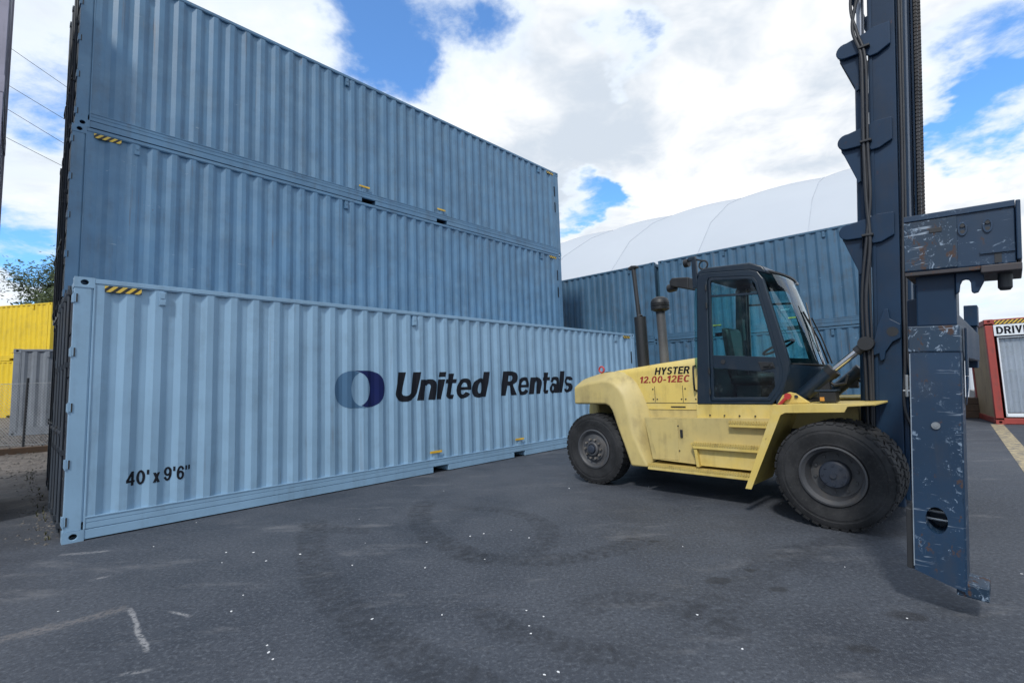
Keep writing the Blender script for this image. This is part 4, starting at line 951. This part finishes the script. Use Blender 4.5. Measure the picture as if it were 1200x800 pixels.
B(TM().box(.355, .43, -.66, -.62, 1.38, 1.41).cyl((.37, -.67, 1.30), (.37, -.67, 1.52), .016, 8).cyl((.405, -.67, 1.26), (.405, -.67, 1.52), .016, 8).cyl((.34, -.67, 1.36), (.43, -.67, 1.36), .013, 8), 'hose_fitting', 'galv', bevel=.003)
for sg in (-1, 1):
    m = TM(); z = 2.3
    while z < ZT - .2:
        m.box(.440, .470, sg * .16 - .018, sg * .16 + .018, z, z + .028).box(.445, .465, sg * .16 - .013, sg * .16 + .013, z + .026, z + .042); z += .042
    B(m, 'lift_chain', 'chain_steel')
# carriage and lifting frame
B(TM().box(.425, .439, -.62, .62, 1.05, 2.25).box(.455, .60, -.60, -.52, 1.1, 2.2).box(.455, .60, .52, .60, 1.1, 2.2).box(.46, .53, -.2, .2, 2.1, 2.32), 'carriage', 'navy', bevel=.008)
B(TM().box(.61, .80, -2.60, 2.60, 1.70, 2.08), 'spreader_beam', 'navy', bevel=.012)
def leg(sg, near):
    ya, yb = sorted((sg * 2.62, sg * 2.90)); yf = sg * 2.90
    m = TM()
    x0, x1, z0, z1 = .655, .893, .16, 1.86
    if sg < 0:
        m.holed((x0, yf, .44), (1, 0, 0), (0, 0, 1), x1 - x0, .36, ((x1 - x0) * .47, .20), .054, .083, .22, 24)
        m.box(x0, x1, yf, yf + .012, .80, z1)
        m.prism([(x0, .44), (x1, .44), (x1, .240), (.87, .245), (.80, .262), (x0, .305)], yf, yf + .012)
        m.box(x0, x0 + .012, yf + .012, yb, .31, z1).box(x1 - .012, x1, yf + .012, yb, .245, z1)
        m.prism([(x0 + .012, .31), (x1 - .012, .252), (x1 - .012, .267), (x0 + .012, .325)], yf + .012, yb)
        m.box(x0 + .012, x1 - .012, yb - .012, yb, .30, z1).box(x0 + .012, x1 - .012, yf + .012, yb - .012, z1 - .012, z1)
    else:
        m.box(x0, x1, ya, yb, z0, z1)
    L_ = B(m, 'lifting_leg', 'navy_worn')
    B(TM().box(x0 - .008, x1 + .006, ya - .008, yb + .008, 1.70, 1.868), 'leg_collar', 'navy_battered', L_, bevel=.008)
    B(TM().box(x1 - .002, x1 + .008, ya + .01, yb - .01, .225, 1.70), 'edge_strip', 'navy_worn', L_)
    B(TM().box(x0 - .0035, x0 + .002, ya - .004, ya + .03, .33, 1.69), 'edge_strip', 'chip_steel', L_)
    B(TM().box(.69, .885, ya + .03, yb - .03, 1.869, 2.20), 'leg_neck', 'navy', L_, bevel=.008)
    B(TM().box(.85, .995, ya + .02, yb - .03, .205, .288), 'foot_lug', 'navy_battered', L_, bevel=.008)
    B(TM().box(.615, .654, ya + .02, yb - .04, .30, .68), 'bumper', 'dark_steel', L_, bevel=.004)
    if sg < 0:
        B(TM().cyl((.775, yf - .001, 1.235), (.775, yf - .012, 1.235), .022, 18).cyl((.775, yf - .011, 1.235), (.775, yf - .02, 1.235), .010, 10), 'bolt', 'galv', L_, smooth=40)
        for zz in (.625, .675): B(TM().cyl((x0 + .02, yf + .10, zz), (x1 - .02, yf + .10, zz), .009, 8), 'inner_bar', 'galv', L_, smooth=40)
    # second guide plate seen past the leg
    B(TM().box(.909, .922, ya + .16, yb + .0, 1.55, 1.86), 'guide_plate', 'navy', L_, bevel=.006)
    B(TM().prism([(.909, 1.36), (.909, 1.549), (.922, 1.549), (.92, 1.47)], ya + .18, yb - .02), 'guide_plate', 'navy', L_, bevel=.006)
leg(-1, True)
ya, yb = -2.95, -2.55
hd = B(TM().box(.645, 1.150, ya, yb, 2.215, 2.575), 'lifting_head', 'navy_worn', bevel=.008)
B(TM().box(.645, 1.149, ya - .012, ya - .001, 2.545, 2.582), 'head_lip', 'navy_worn', hd, bevel=.003)
B(TM().box(1.151, 1.172, ya - .02, yb, 2.23, 2.578), 'head_end_plate', 'navy_worn', hd, bevel=.006)
B(TM().box(.645, .90, ya - .006, ya + .02, 2.225, 2.54), 'wear_plate', 'navy_battered', hd, bevel=.003)
B(TM().box(1.0, 1.172, ya - .02, yb, 2.170, 2.214), 'lower_bar', 'rusty_navy', hd, bevel=.006)
B(TM().box(.645, 1.0, ya - .004, yb, 2.192, 2.2145), 'lower_flange', 'rusty_navy', hd, bevel=.003)
B(TM().cyl((1.10, -2.86, 2.17), (1.10, -2.86, 2.085), .032, 18).cyl((1.10, -2.86, 2.085), (1.10, -2.86, 2.07), .032, 18, .022), 'twist_lock', 'dark_steel', hd, smooth=40)
B(TM().prism([(.885, 2.192), (1.012, 2.192), (1.012, 2.13), (.985, 2.065), (.965, 2.06), (.955, 2.07), (.953, 2.125), (.945, 2.145), (.93, 2.15), (.915, 2.145), (.905, 2.12), (.90, 2.075), (.885, 2.06)], -2.90, -2.86), 'hook_plate', 'navy', hd, bevel=.004)
for xx in (.925, 1.035):
    B(TM().ring([(xx + .022 * math.cos(R(a_)), 2.455 + .044 * math.sin(R(a_))) for a_ in range(0, 360, 20)], [(xx + .014 * math.cos(R(a_)), 2.455 + .032 * math.sin(R(a_))) for a_ in range(0, 360, 20)], ya - .010, ya - .0005), 'slot_ring', 'navy_worn', hd)
    B(TM().cyl((xx, ya - .0008, 2.475), (xx, ya - .008, 2.475), .012, 10).cyl((xx, ya - .0008, 2.435), (xx, ya - .008, 2.435), .012, 10), 'bolt', 'dark_steel', hd)
B(TM().box(.77, .83, ya - .010, ya - .006, 2.455, 2.485), 'slot', 'dark_steel', hd, bevel=.003)
B(TM().box(1.06, 1.09, ya - .004, ya - .0005, 2.225, 2.285), 'slot', 'dark_steel', hd)
B(TM().box(1.0, 1.145, ya - .012, ya - .0005, 2.285, 2.30), 'rib', 'navy_worn', hd)
# far lifting leg, retracted
ya, yb = 2.62, 2.90
fl_ = B(TM().box(.655, .78, ya, yb, 1.6, 2.2), 'lifting_leg', 'navy', bevel=.01)
B(TM().box(.645, .79, ya - .06, yb + .03, 2.201, 2.5), 'lifting_head', 'navy', fl_, bevel=.01)

# ------------------------------------------------------------------ fabric building behind the row
def tent():
    a0 = Vector((4.20, 35.1, 0)); a1 = Vector((18.3, 23.75, 0)); d_ = (a1 - a0).normalized(); nn = Vector((-d_.y, d_.x, 0))
    end = a1 + d_ * .9; rz = math.atan2(d_.y, d_.x)
    root = empty('fabric_hall', 'large white fabric hall with ribbed curved roof behind the blue container row', 'building', end, rz)
    sect = [(-10.5, 0), (-10.2, 4.2), (-9.2, 6.6), (-6.5, 8.9), (-3.2, 10.7), (0, 12.0), (3.2, 10.7), (6.5, 8.9), (9.2, 6.6), (10.2, 4.2), (10.5, 0)]
    def panel(x0, x1):
        m = MB(); nx = 8; n = len(sect); vs_ = []
        for i in range(nx + 1):
            t_ = i / nx; bulge = .13 * (1 - (2 * t_ - 1) ** 2)
            for k, (y, z) in enumerate(sect):
                r_ = 1 + bulge / 11; zz = z * (1 + (bulge / 12 if z > 1 else 0)); vs_.append((x0 + (x1 - x0) * t_, y * (r_ if z > 5 else 1), zz))
        m.add(vs_, [(i * n + j, i * n + j + 1, (i + 1) * n + j + 1, (i + 1) * n + j) for i in range(nx) for j in range(n - 1)])
        return m
    xs = [0, -2.6, -6.75, -10.9, -15.05, -19.2, -23.35, -27.5, -31.65, -35.8]
    for i in range(len(xs) - 1):
        panel(xs[i + 1], xs[i]).build('roof_panel', 'fabric_white', root, smooth=50)
    for x in xs:
        MB().tube([(x, y * .985, z * .985) for y, z in sect], .05, 6).build('rib', 'galv', root)
        MB().tube([(x, y * 1.001, z * 1.001) for y, z in sect], .012, 5).build('seam', 'seam_grey', root)
    MB().add([(-.02, y, z) for y, z in sect], [tuple(range(len(sect)))]).build('gable_wall', 'fabric_white', root)
tent()

# ------------------------------------------------------------------ things on the right, beyond the mast
def office():
    az = R(125); u_ = Vector((math.sin(az), math.cos(az), 0)); p = gpt(1168, 497)
    L = 6.058; H = 2.90; Wd = 2.438
    root = empty('office_container', 'red container office with white curtained windows and a driver sign above', 'container', p, math.atan2(u_.y, u_.x))
    b_ = lambda mb, nm, m, par=root, **k: mb.build(nm, m, par, **k)
    for x in (0, L - .16):
        for y in (0, Wd - .16): b_(MB().box(x, x + .16, y, y + .16, .165, H - .165), 'corner_post', 'cont_red', bevel=.01)
    for y in (.004, Wd - .14):
        b_(MB().box(.16, L - .16, y, y + .13, .01, .17), 'bottom_rail', 'cont_red', bevel=.01); b_(MB().box(.16, L - .16, y, y + .13, H - .15, H - .005), 'top_rail', 'cont_red', bevel=.01)
    for x in (.004, L - .14):
        b_(MB().box(x, x + .13, .17, Wd - .17, .01, .17), 'end_rail', 'cont_red', bevel=.01); b_(MB().box(x, x + .13, .17, Wd - .17, H - .15, H - .005), 'end_rail', 'cont_red', bevel=.01)
    cm = cmesh(('corner_casting',), casting)
    for x in (-.004, L - .174):
        for y in (-.004, Wd - .158):
            for z in (0, H - .118):
                o = link('corner_casting', cm, root, m='cont_red', bevel=.006); o.location = (x, y, z)
    b_(MB().box(.02, L - .02, .02, Wd - .02, H - .06, H - .03), 'roof', 'cont_red'); b_(MB().box(.14, L - .14, .14, Wd - .14, .05, .12), 'floor', 'timber')
    b_(MB().box(.03, .06, .16, Wd - .16, .17, H - .15), 'end_wall', 'tan_board'); b_(MB().box(L - .06, L - .03, .16, Wd - .16, .17, H - .15), 'end_wall', 'tan_board')
    b_(MB().box(.16, L - .16, Wd - .10, Wd - .06, .17, H - .15), 'rear_wall', 'cont_red')
    b_(MB().box(.20, L - .4, -.006, .02, H - .145, H - .04), 'hazard_plate', 'hazard')
    sg = b_(MB().box(.165, 3.2, -.03, .03, H - .47, H - .165), 'sign_board', 'sign_white', bevel=.004)
    lettering('sign_lettering', 'DRIVER', (.215, 1.02, H - .42, H - .215), lambda x, z: (x, -.0345, z), 'vinyl_black', sg, 0, .10)
    x = .22
    for k in range(4):
        x1 = x + 1.28
        fr = b_(MB().ring([(x, .20), (x1, .20), (x1, H - .50), (x, H - .50)], [(x + .03, .30), (x1 - .03, .30), (x1 - .03, H - .53), (x + .03, H - .53)], .02, .08), 'window_frame', 'sign_white' if k % 2 == 0 else 'cont_red', bevel=.004)
        b_(MB().box(x + .03, x1 - .03, .04, .045, .30, H - .53), 'pane', 'glass_clear', fr)
        cu = MB(); n = 40; vs_ = []
        for i in range(n + 1):
            xx = x + .05 + (x1 - x - .10) * i / n; vs_ += [(xx, .13 + .018 * math.sin(i * 1.9), .32), (xx, .13 + .012 * math.sin(i * 1.9 + .6), H - .55)]
        cu.add(vs_, [(2 * i, 2 * i + 1, 2 * i + 3, 2 * i + 2) for i in range(n)]); b_(cu, 'curtain', 'curtain', fr, smooth=60)
        b_(MB().box(x + .02, x1 - .02, .018, -.004, .21, .29), 'lower_panel', 'sign_white', fr)
        x = x1 + .06
office()
pW = gpt(1146, 470); az = R(146); u_ = Vector((math.sin(az), math.cos(az), 0))
pW = Vector((21.3, 23.6, 0))
wc = make_container('storage_container', 'white container far behind the lifting arm, next to the red office', 'container', pW, math.atan2(u_.y, u_.x), L=6.058, H=2.591, mat='cont_white', seed=2, doors=False, hazard=False, pockets=())
MB().box(.95, 1.35, -.012, .004, 2.05, 2.40).build('label_plate', 'vinyl_navy', wc); MB().box(1.05, 1.22, -.016, -.0121, 2.12, 2.33).build('label_mark', 'label_yellow', wc)
pT = gpt(1139, 489)
tb = empty('timber_stack', 'short stack of dark timber baulks beside the red office', 'timber', pT, R(-40))
for k in range(3):
    for j in range(2):
        MB().box(-.9 + .05 * k, .9 - .04 * j, -.30 + .31 * j, -.005 + .30 * j, .002 + .215 * k, .21 + .215 * k).build('baulk', 'timber', tb, bevel=.012)
cb = empty('concrete_block', 'pale concrete barrier block under the white container', 'barrier', gpt(1149, 484), R(-40))
MB().prism([(-.35, 0), (.35, 0), (.22, .28), (.15, .8), (-.15, .8), (-.22, .28)], -1.0, 1.0, 'y').build('block', 'concrete', cb, bevel=.02)
MB().cyl((0, -.6, .79), (0, -.6, .85), .03, 10).cyl((0, .6, .79), (0, .6, .85), .03, 10).build('lifting_pin', 'dark_steel', cb)

# ------------------------------------------------------------------ left background: wire fence, timber, trees, power lines
def D(px, py, d): return Vector((0, 0, CAM_H)) + pix(px, py) * d
def fence():
    A = D(-40, 470, 12.6); Bp = D(75, 470, 12.6); A.z = Bp.z = 0; d_ = (Bp - A); L = d_.length; d_.normalize()
    p = A.copy(); gz = ground_z((A + Bp) / 2)
    root = empty('wire_fence', 'sagging chain-link fence on thin steel posts before the grey container', 'fence', (A.x, A.y, gz - .02), math.atan2(d_.y, d_.x))
    xq = (D(30, 470, 12.6) - A).dot(d_)
    for x in (0.02, xq, L - .02):
        MB().cyl((x, 0, -.1), (x + (.03 if abs(x - xq) < .01 else 0), 0, 1.80), .028, 10).build('post', 'dark_steel', root, smooth=40)
    MB().cyl((0, .0, 1.66), (L, 0, 1.66), .006, 6).cyl((0, 0, .08), (L, 0, .08), .006, 6).build('tension_wire', 'galv', root)
    m = MB(); H = 1.64; s = .085; x = -H
    while x < L:
        for sg in (1, -1):
            xa, xb = (x, x + H) if sg > 0 else (x + H, x); za, zb = .04, .04 + H
            # clip to 0..L
            pts = []
            for t_ in (0, 1): pts.append((xa + (xb - xa) * t_, za + (zb - za) * t_))
            (x0, z0), (x1, z1) = pts
            def cl(x0, z0, x1, z1):
                if x0 > x1: x0, z0, x1, z1 = x1, z1, x0, z0
                if x1 <= 0 or x0 >= L: return None
                if x0 < 0: z0 += (z1 - z0) * (0 - x0) / (x1 - x0); x0 = 0
                if x1 > L: z1 = z0 + (z1 - z0) * (L - x0) / (x1 - x0); x1 = L
                return x0, z0, x1, z1
            c = cl(x0, z0, x1, z1)
            if c and c[2] - c[0] > .02: m.cyl((c[0], .012 * sg, c[1]), (c[2], .012 * sg, c[3]), .0035, 3)
        x += s
    o = m.build('wire_mesh', 'galv', root); o['kind'] = 'stuff'
fence()
a_, b_ = D(-60, 538, 11.2), D(75, 516, 12.6)
a_.z = ground_z(a_) + .0; b_.z = ground_z(b_)
v_ = (b_ - a_); bt = empty('timber_beam', 'long dark weathered timber beam lying on the gravel by the fence', 'timber', a_, math.atan2(v_.y, v_.x))
sl = math.atan2(v_.z, Vector((v_.x, v_.y)).length); L_ = Vector((v_.x, v_.y)).length
MB().add([(x, y, z + (v_.z * (x / L_))) for x in (0, L_) for y in (-.09, .09) for z in (-.02, .14)], [(0, 1, 3, 2), (4, 6, 7, 5), (0, 4, 5, 1), (2, 3, 7, 6), (0, 2, 6, 4), (1, 5, 7, 3)]).build('beam', 'timber', bt, bevel=.012)
for x in (.4, L_ * .5, L_ - .4): MB().cyl((x, -.03, .12 + v_.z * x / L_), (x, -.03, .155 + v_.z * x / L_), .018, 8).build('spike', 'dark_steel', bt)

def tree(label, px, pyb, dist, h, spread, n, seed):
    rnd = random.Random(seed); base = D(px, 470, dist); base.z = ground_z(base)
    root = empty('tree', label, 'tree', base, rnd.uniform(0, 6), 'trees beyond the yellow containers')
    m = MB(); tips = []
    def branch(p, d_, ln, r, lv):
        pts = [p.copy()]; q = p.copy(); dd = d_.copy(); k = 5
        for i in range(k):
            dd = (dd + Vector((rnd.uniform(-.22, .22), rnd.uniform(-.22, .22), rnd.uniform(-.05, .18)))).normalized(); q = q + dd * ln / k; pts.append(q.copy())
        for i in range(k): m.cyl(pts[i], pts[i + 1], r * (1 - .13 * i), 6, r * (1 - .13 * (i + 1)))
        if lv >= 2: tips.extend(pts[2:])
        if lv < 3:
            for _ in range(5 if lv == 0 else 4):
                j = rnd.randint(2, k); a = rnd.uniform(0, 6.28); e = rnd.uniform(.25, .95)
                nd = (dd * .6 + Vector((math.cos(a) * e, math.sin(a) * e, rnd.uniform(.0, .6)))).normalized()
                branch(pts[j], nd, ln * rnd.uniform(.5, .72), r * .5, lv + 1)
    branch(Vector((0, 0, -.1)), Vector((0, 0, 1)), h * .5, h * .022, 0)
    m.build('trunk', 'bark', root, smooth=60)
    c = MB(); vs_ = []; fs_ = []
    for i in range(n):
        t_ = rnd.choice(tips); p = t_ + Vector((rnd.gauss(0, spread), rnd.gauss(0, spread), rnd.gauss(0, spread * .8)))
        a = Vector((rnd.uniform(-1, 1), rnd.uniform(-1, 1), rnd.uniform(-1, 1))).normalized(); b = a.orthogonal().normalized(); s = rnd.uniform(.07, .15)
        o = len(vs_); vs_ += [p - a * s, p + b * s * .45, p + a * s, p - b * s * .45]; fs_.append((o, o + 1, o + 2, o + 3))
    c.add(vs_, fs_); me = bpy.data.meshes.new('crown'); me.from_pydata([tuple(p) for p in vs_], [], fs_); me.materials.append(MATS['leaf']); link('crown', me, root)
tree('loose leafy tree rising behind the yellow containers, its crown broad and open', 28, 330, 31, 10.8, .50, 22000, 3)
tree('smaller bushy tree behind the yellow containers, close to the blue stack', 66, 335, 29, 8.8, .42, 14000, 9)
for k, ((x0, y0), (x1, y1)) in enumerate((((13, 57), (78, 102)), ((13, 102), (76, 140)), ((12, 130), (73, 167)), ((9, 162), (72, 194)))):
    p, q = D(x0, y0, 34), D(x1, y1, 36); v_ = q - p
    pts = []
    for i in range(25):
        t_ = -3 + 8 * i / 24; r_ = p + v_ * t_; r_.z += .02 * (t_ - .5) ** 2 - .005; pts.append(r_)
    tag(MB().tube(pts, .018, 5).build('power_line', 'wire'), 'overhead power line crossing the gap, %s of four' % ('topmost', 'second from the top', 'third from the top', 'lowest')[k], 'cable', 'overhead power lines')

# ------------------------------------------------------------------ small stuff on the ground
def pebble_mesh(seed):
    rnd = random.Random(seed); bm = bmesh.new(); bmesh.ops.create_icosphere(bm, subdivisions=1, radius=1)
    for v in bm.verts: v.co *= rnd.uniform(.7, 1.15); v.co.z *= .45
    me = bpy.data.meshes.new('pebble'); bm.to_mesh(me); bm.free(); me.materials.append(MATS['stone_white']); return me
PM = [pebble_mesh(k) for k in range(4)]
spots = [(617, 715), (637, 722), (620, 733), (622, 742), (436, 725), (638, 790), (654, 787), (518, 720), (568, 655), (551, 628), (567, 625), (599, 621), (620, 630), (498, 665), (500, 635), (413, 662), (271, 716), (285, 697), (260, 659), (297, 647), (312, 657), (265, 647), (352, 649), (313, 756), (315, 764), (320, 772), (68, 716), (428, 636), (421, 608), (667, 572), (760, 570), (817, 720), (1197, 672), (990, 664), (1063, 724), (800, 640), (915, 590), (870, 760), (520, 575), (140, 600), (230, 612), (180, 640)]
for k, (x, y) in enumerate(spots):
    p = gpt(x, y); o = link('stone_chip', PM[k % 4]); dist = p.length
    s = random.uniform(.006, .0105) * (1 if k < 30 else .8); o.location = (p.x, p.y, s * .2); o.scale = (s * random.uniform(1, 1.7), s, s); o.rotation_euler = (0, 0, random.uniform(0, 6))
    tag(o, 'small white stone chip lying on the asphalt', 'stone', 'white stone chips on the asphalt')
def litter_strip():
    rnd = random.Random(5); m = MB()
    def stone(p, s):
        vs_ = [p + Vector((s * rnd.uniform(.6, 1.2) * math.cos(a), s * rnd.uniform(.6, 1.2) * math.sin(a), 0)) for a in (0, 1.2, 2.5, 3.8, 5)]
        o = vs_ + [p + Vector((rnd.uniform(-.3, .3) * s, rnd.uniform(-.3, .3) * s, s * rnd.uniform(.5, .9)))]
        m.add(o, [(i, (i + 1) % 5, 5) for i in range(5)])
    for _ in range(300):
        n_ = rnd.uniform(.1, 8); p = un(-abs(rnd.gauss(0, .14)) - .01, n_); p.z = ground_z(p); stone(p, rnd.uniform(.006, .022))
    for _ in range(3500):
        n_ = rnd.uniform(7, 17); p = un(rnd.uniform(-6, 1.5), n_); p.z = ground_z(p); stone(p, rnd.uniform(.012, .05))
    o = m.build('gravel', 'stone_grey'); o['kind'] = 'stuff'; o['label'] = 'loose grey gravel along the container ends and by the fence'
    w_ = MB()
    for _ in range(50):
        n_ = rnd.uniform(.3, 8.0) if rnd.random() < .5 else rnd.uniform(9, 13); p = un(-abs(rnd.gauss(0, .10)) - .02 if n_ < 8.2 else rnd.uniform(-4, .5), n_); p.z = ground_z(p)
        for _ in range(6):
            a = rnd.uniform(0, 6.28); h_ = rnd.uniform(.02, .07); d_ = Vector((math.cos(a), math.sin(a), 0)); s = Vector((-d_.y, d_.x, 0)) * .006
            w_.add([p - s, p + s, p + d_ * h_ * .4 + Vector((0, 0, h_)) + s * .3], [(0, 1, 2)])
    o = w_.build('weeds', 'weed'); o['kind'] = 'stuff'; o['label'] = 'dry weeds growing along the foot of the container ends'
litter_strip()
